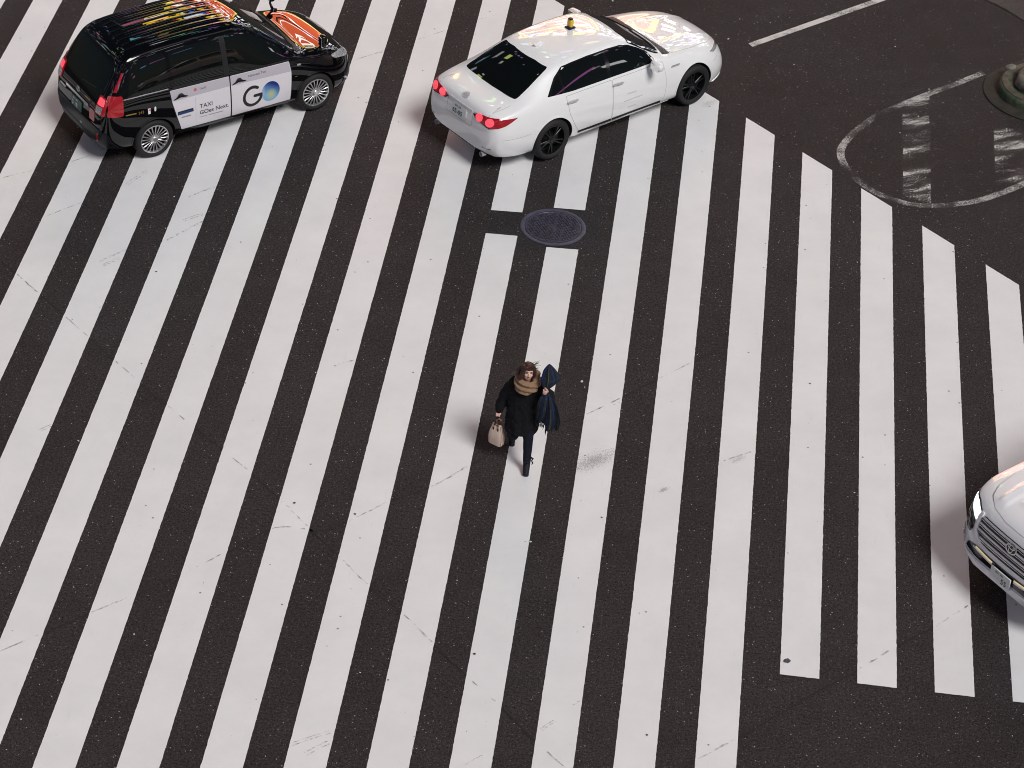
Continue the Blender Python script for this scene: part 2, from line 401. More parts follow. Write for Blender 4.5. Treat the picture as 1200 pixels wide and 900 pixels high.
# ------------------------------------------------------------------ the road and what is painted on it
def build_road():
    n = 60; S = 300.
    road = mesh('road', [(-S, -S, 0), (S, -S, 0), (S, S, 0), (-S, S, 0)], [(0, 1, 2, 3)], M['asphalt'], smooth=False)
    tag(road, 'dark speckled asphalt road crossed by white painted stripes', 'road', kind='structure')
    rnd = random.Random(3)
    def ragged(pts, step=.045, j=.0013):
        out = []
        for i in range(len(pts)):
            a = Vector(pts[i]); b = Vector(pts[(i+1) % len(pts)]); L = (b-a).length
            k = max(1, int(L/step)); nrm = Vector((-(b-a).y, (b-a).x)).normalized() if L > 0 else Vector((0, 0))
            for q in range(k):
                p = a.lerp(b, q/k)
                if q: p = p+nrm*rnd.gauss(0, j)
                out.append(p)
        return out
    def sheet(name, pts, mat, z, step=.045, j=.0013):
        pts = ragged(pts, step, j)
        pp = delaunay_2d_cdt([Vector(p) for p in pts], [(i, (i+1) % len(pts)) for i in range(len(pts))], [], 1, 1e-5)
        return mesh(name, [(v.x, v.y, z) for v in pp[0]], [list(f) for f in pp[2]], mat, road, smooth=False)
    P, W = .9, .46
    top = lambda x: 36.913-.9415*(x-5.663)
    for i in range(-8, 17):
        x0, x1 = P*i, P*i+W
        yb = 21.385 if i >= 11 else 10.
        def quad(y0l, y0r, y1l, y1r):
            sheet('crosswalk_stripe', [(x0, y0l), (x1, y0r), (x1, y1r), (x0, y1l)], M['paint'], .008)
        if i == 6:
            quad(yb, yb, 29.82, 29.835); quad(30.43, 30.455, top(x0), top(x1))
        elif i == 7:
            quad(yb, yb, 29.63, 29.65); quad(30.665, 30.685, top(x0), top(x1))
        else:
            quad(yb, yb, top(x0), top(x1))
    # repaired asphalt round the manhole
    sheet('asphalt_repair', [(5.40, 29.80), (5.87, 29.6), (6.80, 29.5), (7.02, 29.8), (7.0, 30.62), (6.3, 30.74), (5.9, 30.47), (5.42, 30.45)], M['asphalt_patch'], .004, .1, .012)
    sheet('asphalt_patch', [(12.75, 38.52), (13.23, 38.14), (13.6, 37.7), (15.5, 35.5), (19, 38), (16, 44), (13.2, 41)], M['asphalt_light'], .004, .15, .01)
    # lane line, worn island outline, two worn hatch bars
    def ribbon(name, cl, w, mat, z, var=0., on_paint=False):
        L = []; Rr = []
        cl = [Vector(c) for c in cl]
        # resample with Catmull-Rom
        pts = []
        for i in range(len(cl)-1):
            p0, p1, p2, p3 = cl[max(i-1, 0)], cl[i], cl[i+1], cl[min(i+2, len(cl)-1)]
            k = max(2, int((p2-p1).length/.06))
            for q in range(k):
                u = q/k
                pts.append(.5*((2*p1)+(p2-p0)*u+(2*p0-5*p1+4*p2-p3)*u*u+(3*p1-p0-3*p2+p3)*u**3))
        pts.append(cl[-1])
        for i, p in enumerate(pts):
            d = (pts[min(i+1, len(pts)-1)]-pts[max(i-1, 0)]).normalized(); nn = Vector((-d.y, d.x))
            jit = nn*rnd.gauss(0, var*.6) if var else nn*0
            ww = w*.5*(1+(rnd.gauss(0, .3) if var else 0))
            L.append(p+jit+nn*ww); Rr.append(p+jit-nn*ww)
        V = [(q.x, q.y, z) for q in L]+[(q.x, q.y, z) for q in Rr]; n = len(pts)
        def painted(p):
            i = math.floor(p.x/P); yb = 21.385 if i >= 11 else 10.
            return p.x-i*P < W-.01 and p.x-i*P > .01 and yb+.02 < p.y < top(p.x)-.02
        F = [(i, n+i, n+i+1, i+1) for i in range(n-1) if not on_paint or (painted(pts[i]) and painted(pts[i+1]))]
        if not F: return None
        return mesh(name, V, F, mat, road, smooth=False)
    sheet('lane_line', [(8.942, 36.115), (9.016, 36.017), (12.4, 39.2), (12.32, 39.3)], M['worn_light'], .004)
    ribbon('island_outline', [(12.753, 35.918), (12.371, 35.54), (11.885, 35.092), (11.406, 34.624), (11.069, 34.268), (10.777, 33.823), (10.594, 33.456), (10.48, 33.058), (10.549, 32.654), (10.746, 32.281), (11.066, 31.962), (11.472, 31.782), (11.84, 31.783), (12.21, 31.902), (12.532, 32.058), (12.86, 32.311), (13.26, 32.676), (14.6, 34.0)], .12, M['worn_line'], .012)
    sheet('hatch_bar', [(11.43, 31.94), (11.84, 31.88), (11.87, 35.06), (11.44, 34.72)], M['worn_heavy'], .004)
    sheet('hatch_bar', [(12.83, 32.45), (13.28, 32.78), (13.32, 34.24), (12.86, 34.29)], M['worn_heavy'], .004)
    # joints in the asphalt
    seams = [
        [(-3.6, 30.1), (-1.2, 27.877), (-0.875, 27.58), (0.002, 26.762), (1.37, 25.467), (1.799, 25.083), (3.228, 23.838), (4.094, 22.96), (4.478, 22.578), (4.984, 22.042), (5.399, 21.688), (5.877, 21.191), (6.295, 20.758), (6.766, 20.305), (7.208, 19.834), (7.675, 19.382), (9, 18)],
        [(-.5, 18.8), (0.798, 20.1), (1.355, 20.626), (1.827, 21.075), (2.603, 21.785), (3.192, 22.434), (3.66, 22.93), (4.197, 22.978), (4.482, 23.175), (4.958, 23.672), (5.422, 24.04), (5.864, 24.566), (6.275, 25.079), (6.518, 25.391), (6.829, 25.628), (7.201, 25.842), (8.2, 26.9), (9.0, 27.75)],
        [(8.0, 18.9), (8.868, 19.71), (9.462, 20.275), (9.836, 20.652), (10.266, 21.1), (10.784, 21.587), (11.276, 22.109), (11.686, 22.477), (12.169, 23.001), (12.619, 23.436), (14, 24.8)],
        [(-3.2, 28.5), (-1.869, 29.792), (-1.289, 30.233), (-0.96, 30.44), (.5, 31.9), (2.62, 34.153), (3.181, 34.679), (3.602, 35.099), (4.067, 35.563), (4.506, 35.969), (5.017, 36.424), (5.53, 36.944), (6.053, 37.475), (8, 39.5)],
        [(-1.2, 25.15), (-.55, 25.62), (-.2, 25.9)]]
    for s_, w in zip(seams, (.021, .026, .024, .021, .018)):
        ribbon('asphalt_joint', s_, w, M['crack'], .004, .006)
        ribbon('paint_crack', s_, w*.8, M['crack_paint'], .012, .006, True)
    ribbon('asphalt_joint', [(12.70, 38.56), (12.882, 38.426), (13.23, 38.138), (13.55, 37.76), (14.4, 36.8)], .03, M['crack'], .008, .008)
    for a, b in [((1.03, 29.92), (1.34, 30.26)), ((1.1, 29.3), (1.34, 29.52)), ((0.96, 28.78), (1.35, 29.35)), ((0.15, 28.09), (0.47, 28.47)), ((0.22, 28.02), (0.41, 28.23)), ((-0.85, 29.06), (-0.41, 29.53)), ((0.09, 30.08), (0.31, 30.5)), ((4.52, 19.32), (4.92, 19.59)), ((4.72, 19.21), (4.94, 19.43)), ((6.47, 19.35), (6.64, 19.53)), ((7.26, 20.02), (7.4, 20.19)), ((7.57, 20.48), (7.66, 20.58)), ((3.8, 26.29), (4.04, 26.47)), ((9.06, 25.21), (9.4, 25.46)), ((0.32, 24.27), (0.45, 24.42))]:
        a, b = Vector(a), Vector(b); nn = Vector((-(b-a).y, (b-a).x)).normalized()
        for q in range(2):
            o = nn*rnd.uniform(-.05, .05)*q
            ribbon('tyre_mark', [a+o, a.lerp(b, .5)+o+nn*.006, b+o], .016, M['tyre_mark'], .012)
    for (x, y), r in zip([(9.975, 21.624), (3.793, 23.433), (4.569, 23.354), (6.348, 21.126), (8.435, 20.145), (0.99, 27.996), (7.602, 23.821), (10.133, 27.068)], (.042, .020, .018, .018, .016, .016, .014, .014)):
        pts = [(x+r*(1+rnd.uniform(-.25, .25))*math.cos(t_), y+r*.9*(1+rnd.uniform(-.25, .25))*math.sin(t_)) for t_ in [2*math.pi*k/14 for k in range(14)]]
        mesh('dark_spot', [(a_, b_, .0115) for a_, b_ in pts], [tuple(range(14))], M['spot'], road, smooth=False)
    # litter and chips of gravel
    bm = bmesh.new()
    for k in range(330):
        x = rnd.uniform(-4, 14); y = rnd.uniform(18, 39)
        r = rnd.choice((.005, .006, .006, .007, .008, .011)) if rnd.random() < .96 else rnd.uniform(.014, .02)
        Mx = Matrix.Rotation(rnd.uniform(0, 6.3), 3, 'Z')
        ell(bm, (x, y, .012), (r*rnd.uniform(.8, 2.0), r, r*.5), Mx, 1)
    tag(bmobj('litter', bm, M['litter'], None, angle=None), 'pale specks of grit scattered over the asphalt', 'grit', kind='stuff')
build_road()

# ------------------------------------------------------------------ manhole
def build_manhole():
    root = empty('manhole_cover', (6.345, 30.155, .004))
    tag(root, 'round dark iron manhole cover, purple reflection in its colour, between two cut stripes', 'manhole cover')
    def lz(prof, name, mat):
        bm = bmesh.new(); seg = 72; rings = []
        for r, z in prof: rings.append([bm.verts.new((r*math.cos(2*math.pi*k/seg), r*math.sin(2*math.pi*k/seg), z)) for k in range(seg)])
        for a, b in zip(rings, rings[1:]):
            for k in range(seg): bm.faces.new((a[k], a[(k+1) % seg], b[(k+1) % seg], b[k]))
        return bm, rings
    bm, r = lz([(.478, -.02), (.478, .008), (.470, .012), (.425, .013), (.418, .009), (.415, -.02)], '', None)
    bmobj('frame', bm, M['iron_frame'], root)
    bm, r = lz([(.411, -.02), (.411, .009), (.405, .012), (.385, .012), (.380, .006)], '', None)
    bm.faces.new(r[-1])
    step = .050
    for i in range(-9, 10):
        for j in range(-10, 11):
            x = i*step+(j % 2)*step*.5; y = j*step*.87
            d = math.hypot(x, y)
            if d > .362 or d < .062 or (abs(abs(x)-.29) < .03 and abs(y) < .025): continue
            a = math.pi/4 if (i+j) % 2 else -math.pi/4
            rbox(bm, (x, y, .011), (.040, .019, .014), .004, 1, Matrix.Rotation(a, 3, 'Z'))
    g = bmesh.ops.create_cone(bm, cap_ends=True, segments=28, radius1=.052, radius2=.047, depth=.010)
    for v in g['verts']: v.co.z += .010
    bmobj('lid', bm, M['iron'], root)
    for s in (-1, 1):
        bm = bmesh.new(); g = bmesh.ops.create_cone(bm, cap_ends=True, segments=20, radius1=.016, radius2=.016, depth=.003)
        for v in g['verts']: v.co += Vector((s*.29, 0, .0085))
        bmobj('keyhole', bm, M['gap'], root)
build_manhole()

# ------------------------------------------------------------------ round end of the traffic island
def build_island():
    # the rounded nose of a median that runs off beyond the frame, up and to the right
    ax = Vector((.72, .694, 0)).normalized(); side = Vector((-ax.y, ax.x, 0))
    c = Vector((13.66, 35.42, 0))
    def outline(r, back=9.):
        pts = []
        for k in range(41):
            a = math.pi/2+math.pi*k/40
            pts.append(ax*(math.cos(a)*r)+side*(math.sin(a)*r))
        pts.append(-side*r+ax*back); pts.append(side*r+ax*back)
        return pts
    root = empty('traffic_island', c)
    tag(root, 'mossy round-nosed concrete traffic island at the road edge', 'traffic island')
    def solid(name, prof, mat, capm=False):
        V = []; F = []; rnd = random.Random(5)
        for r, z in prof:
            for p in outline(r):
                nz = noise.noise(Vector((p.x*3, p.y*3, z*4)))*.012
                V.append((p.x*(1+nz*.6), p.y*(1+nz*.6), z+nz*.35 if z > .01 else z))
        n = 43
        for i in range(len(prof)-1):
            for k in range(n): F.append((i*n+k, i*n+(k+1) % n, (i+1)*n+(k+1) % n, (i+1)*n+k))
        F.append([(len(prof)-1)*n+k for k in range(n)])
        return mesh(name, V, F, mat, root, True, 40)
    solid('apron', [(.925, .0), (.925, .02), (.91, .03), (.62, .032)], M['dark_concrete'])
    solid('kerb', [(.70, .0), (.695, .12), (.67, .175), (.64, .19)], M['moss'])
    solid('kerb_top', [(.655, .186), (.65, .196), (.56, .198), (.548, .18)], M['kerb_top'])
    bm = bmesh.new()
    g = bmesh.ops.create_grid(bm, x_segments=30, y_segments=14, size=1)
    for v in g['verts']:
        x = -0.5+(v.co.x+1)*2.6; y = v.co.y*.56
        if x < 0:
            lim = math.sqrt(max(.0, .56**2-x*x)); y = v.co.y*lim
        p = ax*x+side*y
        v.co = Vector((p.x, p.y, .187+.02*noise.noise(p*5)+.03*(1-abs(v.co.y))))
    bmobj('soil', bm, M['soil'], root, angle=None)
    # boulder
    bm = bmesh.new(); bmesh.ops.create_icosphere(bm, subdivisions=4, radius=1)
    for v in bm.verts:
        n = v.co.normalized()
        k = 1+.16*noise.noise(n*1.7+Vector((3, 1, 2)))+.05*noise.noise(n*5)
        v.co = Vector((n.x*.34*k, n.y*.40*k, max(-.08, n.z*.20*k)))
    o = bmobj('boulder', bm, M['stone'], None, angle=None); o.location = (13.56, 35.36, .24)
    tag(o, 'grey brown rough boulder lying on the traffic island', 'boulder')
    for (x, y, s) in ((13.08, 35.95, .11), (13.42, 36.05, .13), (13.2, 35.05, .05)):
        pass
    bm = bmesh.new(); bmesh.ops.create_icosphere(bm, subdivisions=3, radius=1)
    for v in bm.verts:
        n = v.co.normalized(); k = 1+.25*noise.noise(n*2)
        v.co = Vector((n.x*.10*k, n.y*.07*k, n.z*.045*k))
    o = bmobj('chunk_of_stone', bm, M['stone'], None, angle=None); o.location = (13.16, 35.84, .205); o.rotation_euler.z = .5
    tag(o, 'small pale stone chip on the rim of the traffic island', 'stone')
build_island()

# ------------------------------------------------------------------ cars
class Car:
    def __init__(s, name, label, cat, loc, head, cur, xs, paint, arches, archr):
        s.root = empty(name, loc, R(head)); tag(s.root, label, cat); s.cur = cur
        V = []; F = []; npt = 12
        for x in xs:
            g = lambda k: pl(cur[k], x)
            zb, zs, zr, zt = g('zb'), g('zs'), g('zr'), g('zt'); wm, wb, wr, ws = g('wm'), g('wb'), g('wr'), g('ws')
            h = zs-zb
            sec = [(0, zb), (ws*.82, zb), (ws, zb+min(.04, h*.12)), (ws+(wm-ws)*.75, zb+.22*h), (wm, zb+.50*h), (wm-(wm-wb)*.35, zb+.80*h),
                   (wb, zs), (wb+(wr-wb)*.48+.012, zs+(zr-zs)*.5), (wr, zr), (wr*.86, zr+(zt-zr)*.5), (wr*.5, zr+(zt-zr)*.88), (0, zt)]
            V += [(x, -y, z) for y, z in sec]+[(x, y, z) for y, z in sec[1:-1]]
        n = 22; idx = lambda i, k, sd: i*n+(k if (sd == 0 or k in (0, 11)) else 11+k)
        for i in range(len(xs)-1):
            for sd in (0, 1):
                for k in range(11):
                    q = [idx(i, k, sd), idx(i, k+1, sd), idx(i+1, k+1, sd), idx(i+1, k, sd)]
                    F.append(q if sd else q[::-1])
        for i, fl in ((0, 1), (len(xs)-1, 0)):
            for k in range(1, 10):
                q = [idx(i, k, 0), idx(i, k+1, 0), idx(i, k+1, 1), idx(i, k, 1)]; F.append(q[::-1] if fl else q)
            for q in ([idx(i, 0, 0), idx(i, 1, 0), idx(i, 1, 1)], [idx(i, 10, 0), idx(i, 11, 0), idx(i, 10, 1)]):
                F.append(q[::-1] if fl else q)
        o = mesh('body', V, F, paint, s.root)
        m = o.modifiers.new('s', 'SUBSURF'); m.levels = m.render_levels = 3
        bake(o)
        bm = bmesh.new(); bm.from_mesh(o.data); bmesh.ops.triangulate(bm, faces=bm.faces); bmesh.ops.recalc_face_normals(bm, faces=bm.faces)
        bm.normal_update()
        s.vn = [v.normal.copy() for v in bm.verts]; s.vc = [v.co.copy() for v in bm.verts]; s.tri = [[v.index for v in f.verts] for f in bm.faces]
        s.bvh = BVHTree.FromPolygons(s.vc, s.tri); bm.to_mesh(o.data); bm.free(); o.data.update()
        o.data.materials.append(M['well'])
        cut = []
        for ax in arches:
            for sd in (-1, 1):
                bm = bmesh.new(); lathe = bmesh.ops.create_cone(bm, cap_ends=True, segments=64, radius1=archr, radius2=archr, depth=.7)
                for v in bm.verts: v.co = Vector((ax[0]+v.co.x, sd*(.52+.35)+v.co.z, ax[1]+v.co.y))
                me = bpy.data.meshes.new('c'); bmesh.ops.recalc_face_normals(bm, faces=bm.faces); bm.to_mesh(me); bm.free()
                me.materials.append(M['well'])
                c = bpy.data.objects.new('c', me); COL.objects.link(c); c.parent = s.root; cut.append(c)
        bpy.context.view_layer.update()
        for c in cut:
            m = o.modifiers.new('b', 'BOOLEAN'); m.operation = 'DIFFERENCE'; m.solver = 'FAST'; m.object = c; m.material_mode = 'TRANSFER'
        bake(o)
        for c in cut:
            me = c.data; bpy.data.objects.remove(c); bpy.data.meshes.remove(me)
        o.data.polygons.foreach_set('use_smooth', [True]*len(o.data.polygons)); o.data.set_sharp_from_angle(angle=R(38))
        s.body = o
    def hit(s, mode, p):
        a, b = p
        if mode == 'R': o, d = Vector((a, -3, b)), Vector((0, 1, 0))
        elif mode == 'L': o, d = Vector((a, 3, b)), Vector((0, -1, 0))
        elif mode == 'B': o, d = Vector((-5, a, b)), Vector((1, 0, 0))
        elif mode == 'F': o, d = Vector((5, a, b)), Vector((-1, 0, 0))
        else: o, d = Vector((a, b, 4)), Vector((0, 0, -1))
        co, n, i, _ = s.bvh.ray_cast(o, d)
        if co is None:
            near = {'R': Vector((a, -.8, b)), 'L': Vector((a, .8, b)), 'B': Vector((-2.2, a, b)), 'F': Vector((2.2, a, b)), 'T': Vector((a, b, 1.6))}[mode]
            co, n, i, _ = s.bvh.find_nearest(near)
        t = s.tri[i]
        n = barycentric_transform(co, s.vc[t[0]], s.vc[t[1]], s.vc[t[2]], s.vn[t[0]], s.vn[t[1]], s.vn[t[2]]).normalized()
        return co, n
    def patch(s, name, mode, pts, off, mat, parent=None, step=.06, depth=.004, disp=None, tri=None, skirt=True):
        parent = parent or s.root
        if tri is None:
            P = []
            for i in range(len(pts)):
                a, b = Vector(pts[i]), Vector(pts[(i+1) % len(pts)])
                k = max(1, int((b-a).length/step))
                P += [a.lerp(b, q/k) for q in range(k)]
            nb = len(P)
            x0, x1 = min(p.x for p in P), max(p.x for p in P); y0, y1 = min(p.y for p in P), max(p.y for p in P)
            def inside(q):
                c = False
                for i in range(nb):
                    a, b = P[i], P[(i+1) % nb]
                    if (a.y > q.y) != (b.y > q.y) and q.x < (b.x-a.x)*(q.y-a.y)/(b.y-a.y)+a.x: c = not c
                return c
            def far(q): return min((q-p).length for p in P) > step*.35
            G = []
            nx = int((x1-x0)/step); ny = int((y1-y0)/step)
            for i in range(1, nx+1):
                for j in range(1, ny+1):
                    q = Vector((x0+i*step, y0+j*step))
                    if inside(q) and far(q): G.append(q)
            V2, E_, F2 = delaunay_2d_cdt(P+G, [(i, (i+1) % nb) for i in range(nb)], [], 1, 1e-6)[:3]
        else: V2, F2 = tri
        V = []; N = []
        for p in V2:
            co, n = s.hit(mode, p)
            V.append(co+n*(off+(disp(p) if disp else 0))); N.append(n)
        F = []
        for f in F2:
            f = list(f); a, b, c = V[f[0]], V[f[1]], V[f[2]]
            if (b-a).cross(c-a).dot(N[f[0]]) < 0: f.reverse()
            F.append(f)
        if skirt and depth:
            from collections import defaultdict
            cnt = defaultdict(int)
            for f in F:
                for i in range(len(f)): cnt[(f[i], f[(i+1) % len(f)])] += 1
            nv = len(V); top = {}; bot = {}
            for (a, b) in list(cnt):
                if (b, a) in cnt: continue
                for v in (a, b):
                    if v not in top:
                        top[v] = len(V); V.append(V[v].copy()); N.append(None)
                        bot[v] = len(V); V.append(V[v]-N[v]*(off+depth)); N.append(None)
                F.append([b, a][::1] and [top[b], top[a], bot[a], bot[b]])
        o = mesh(name, V, F, mat, parent)
        if disp is None:
            me = o.data
            vn = [v.normal.copy() for v in me.vertices]
            me.normals_split_custom_set_from_vertices([N[i] if N[i] is not None else vn[i] for i in range(len(V))])
        return o
    def both(s, name, pts, off, mat, **k):
        return [s.patch(name, m, pts, off, mat, **k) for m in ('R', 'L')]
    def line(s, name, mode, cl, w, off, mat, parent=None, closed=False, step=.05):
        cl = [Vector(c) for c in cl]
        if closed: cl = cl+[cl[0]]
        P = []
        for a, b in zip(cl, cl[1:]):
            k = max(1, int((b-a).length/step)); P += [a.lerp(b, q/k) for q in range(k)]
        if not closed: P.append(cl[-1])
        n = len(P); V2 = []; F2 = []
        for i, p in enumerate(P):
            if closed: d = P[(i+1) % n]-P[i-1]
            else: d = P[min(i+1, n-1)]-P[max(i-1, 0)]
            d.normalize(); nn = Vector((-d.y, d.x))*w*.5
            V2 += [p+nn, p-nn]
        for i in range(n if closed else n-1):
            j = (i+1) % n; F2.append((2*i, 2*i+1, 2*j+1, 2*j))
        return s.patch(name, mode, None, off, mat, parent, tri=(V2, F2), depth=.003)
    def text(s, name, mode, txt, u0, v0, size, mat, parent=None, off=.004, sx=1., bold=0., slope=0.):
        cu = bpy.data.curves.new('t', 'FONT'); cu.body = txt; cu.size = 1.; cu.offset = bold; cu.resolution_u = 3
        o = bpy.data.objects.new('t', cu); COL.objects.link(o)
        dg = bpy.context.evaluated_depsgraph_get(); dg.update()
        me = bpy.data.meshes.new_from_object(o.evaluated_get(dg), depsgraph=dg)
        V2 = []
        sg = -1 if mode in ('L', 'B') else 1
        for v in me.vertices: V2.append(Vector((u0+sg*v.co.x*size*sx, v0+v.co.y*size+v.co.x*size*sx*slope)))
        F2 = [list(p.vertices) for p in me.polygons]
        bpy.data.objects.remove(o); bpy.data.curves.remove(cu); bpy.data.meshes.remove(me)
        return s.patch(name, mode, None, off, mat, parent, tri=(V2, F2), skirt=False)

def shrink(pts, d):
    n = len(pts); out = []
    A = sum(pts[i][0]*pts[(i+1) % n][1]-pts[(i+1) % n][0]*pts[i][1] for i in range(n))
    sg = 1 if A > 0 else -1
    for i in range(n):
        p, a, b = Vector(pts[i]), Vector(pts[i-1]), Vector(pts[(i+1) % n])
        e1 = (p-a).normalized(); e2 = (b-p).normalized()
        n1 = Vector((-e1.y, e1.x))*sg; n2 = Vector((-e2.y, e2.x))*sg
        m = (n1+n2); m = m/max(.4, m.dot(n1)) if m.length > 1e-6 else n1
        out.append(tuple(p+m*d))
    return out

def smooth_poly(pts, k=4):
    out = []; n = len(pts)
    for i in range(n):
        p0, p1, p2, p3 = [Vector(pts[(i+j) % n]) for j in (-1, 0, 1, 2)]
        for q in range(k):
            u = q/k
            out.append(tuple(.5*((2*p1)+(p2-p0)*u+(2*p0-5*p1+4*p2-p3)*u*u+(3*p1-p0-3*p2+p3)*u**3)))
    return out

def rounded(pts, r, k=4):
    out = []; n = len(pts)
    for i in range(n):
        p, a, b = Vector(pts[i]), Vector(pts[i-1]), Vector(pts[(i+1) % n])
        rr = min(r, (a-p).length*.45, (b-p).length*.45)
        s, e = p+(a-p).normalized()*rr, p+(b-p).normalized()*rr
        for q in range(k+1):
            u = q/k; out.append(tuple(s*(1-u)**2+p*2*u*(1-u)+e*u*u))
    return out

def circle(cx, cy, r, n=40, ry=None): return [(cx+r*math.cos(2*math.pi*k/n), cy+(ry or r)*math.sin(2*math.pi*k/n)) for k in range(n)]

def add_wheel(car, x, y, Rt, Rr, w, style, sd, rot=0.):
    """sd=-1 right side. built about its own centre, outer face at local -y*sd"""
    f = lambda p: [(r, yy*(1 if sd > 0 else -1)) for r, yy in p]
    bm = bmesh.new()
    lathe_y(bm, f([(.02, -.06), (Rr*.62, -.06), (Rr*.62, -.02), (Rr*.9, -.02), (Rr*.9, -w/2)]), 40)
    hub = bmobj('wheel', bm, M['well'], car.root); hub.location = (x, y, Rt-.006)
    bm = bmesh.new(); h = w/2
    prof = [(Rr*.96, h*.80), (Rr*1.03, h*.93), (Rr+(Rt-Rr)*.35, h*1.03), (Rr+(Rt-Rr)*.7, h*1.0), (Rt-.014, h*.86), (Rt-.003, h*.68)]
    for g in (.5, .17, -.17, -.5):
        prof += [(Rt, h*(g+.12)), (Rt, h*(g+.03)), (Rt-.007, h*(g+.02)), (Rt-.007, h*(g-.02)), (Rt, h*(g-.03)), (Rt, h*(g-.12))]
    prof += [(Rt-.003, -h*.68), (Rt-.014, -h*.86), (Rr+(Rt-Rr)*.6, -h), (Rr, -h*.9)]
    lathe_y(bm, f(prof), 64); bmobj('tyre', bm, M['tyre'], hub, angle=50)
    bm = bmesh.new()
    if style == 'cap':
        o = h*.80
        lathe_y(bm, f([(Rr*.985, o-.02), (Rr*1.01, o), (Rr*.99, o+.012), (Rr*.93, o+.012), (Rr*.90, o-.004), (Rr*.885, o-.02)]), 64)
        lathe_y(bm, f([(.0005, o+.020), (.034, o+.020), (.042, o+.012), (.052, o+.006), (.072, o+.004), (.078, o-.012)]), 40)
        for k in range(20):
            a = 2*math.pi*k/20+rot
            Mx = Matrix.Rotation(-a, 3, 'Y')
            rbox(bm, Mx @ Vector((Rr*.58, (o+.001)*(1 if sd > 0 else -1), 0)), (Rr*.70, .014, .017), .004, 1, Mx, taper=lambda v: Vector((v.x, v.y, v.z*(1.0+v.x*3.2))))
        bmobj('rim', bm, M['rim_silver'], hub)
    else:
        o = h*.72
        lathe_y(bm, f([(Rr*.97, o-.04), (Rr*1.01, o), (Rr*.99, o+.014), (Rr*.95, o+.010), (Rr*.93, o-.03), (Rr*.90, -h*.5)]), 64)
        lathe_y(bm, f([(.0005, o+.004), (.030, o+.004), (.036, o), (.07, o-.006), (.08, o-.03)]), 40)
        for k in range(5):
            for q in (-.16, .16):
                a = 2*math.pi*k/5+rot+q
                Mx = Matrix.Rotation(-a, 3, 'Y')
                rbox(bm, Mx @ Vector((Rr*.57, (o-.012)*(1 if sd > 0 else -1), 0)), (Rr*.80, .024, .026), .006, 1, Mx, taper=lambda v: Vector((v.x, v.y, v.z*(1.1-v.x*1.5))))
        bmobj('rim', bm, M['rim_black'] if style == 'black' else M['rim_silver'], hub)
    return hub

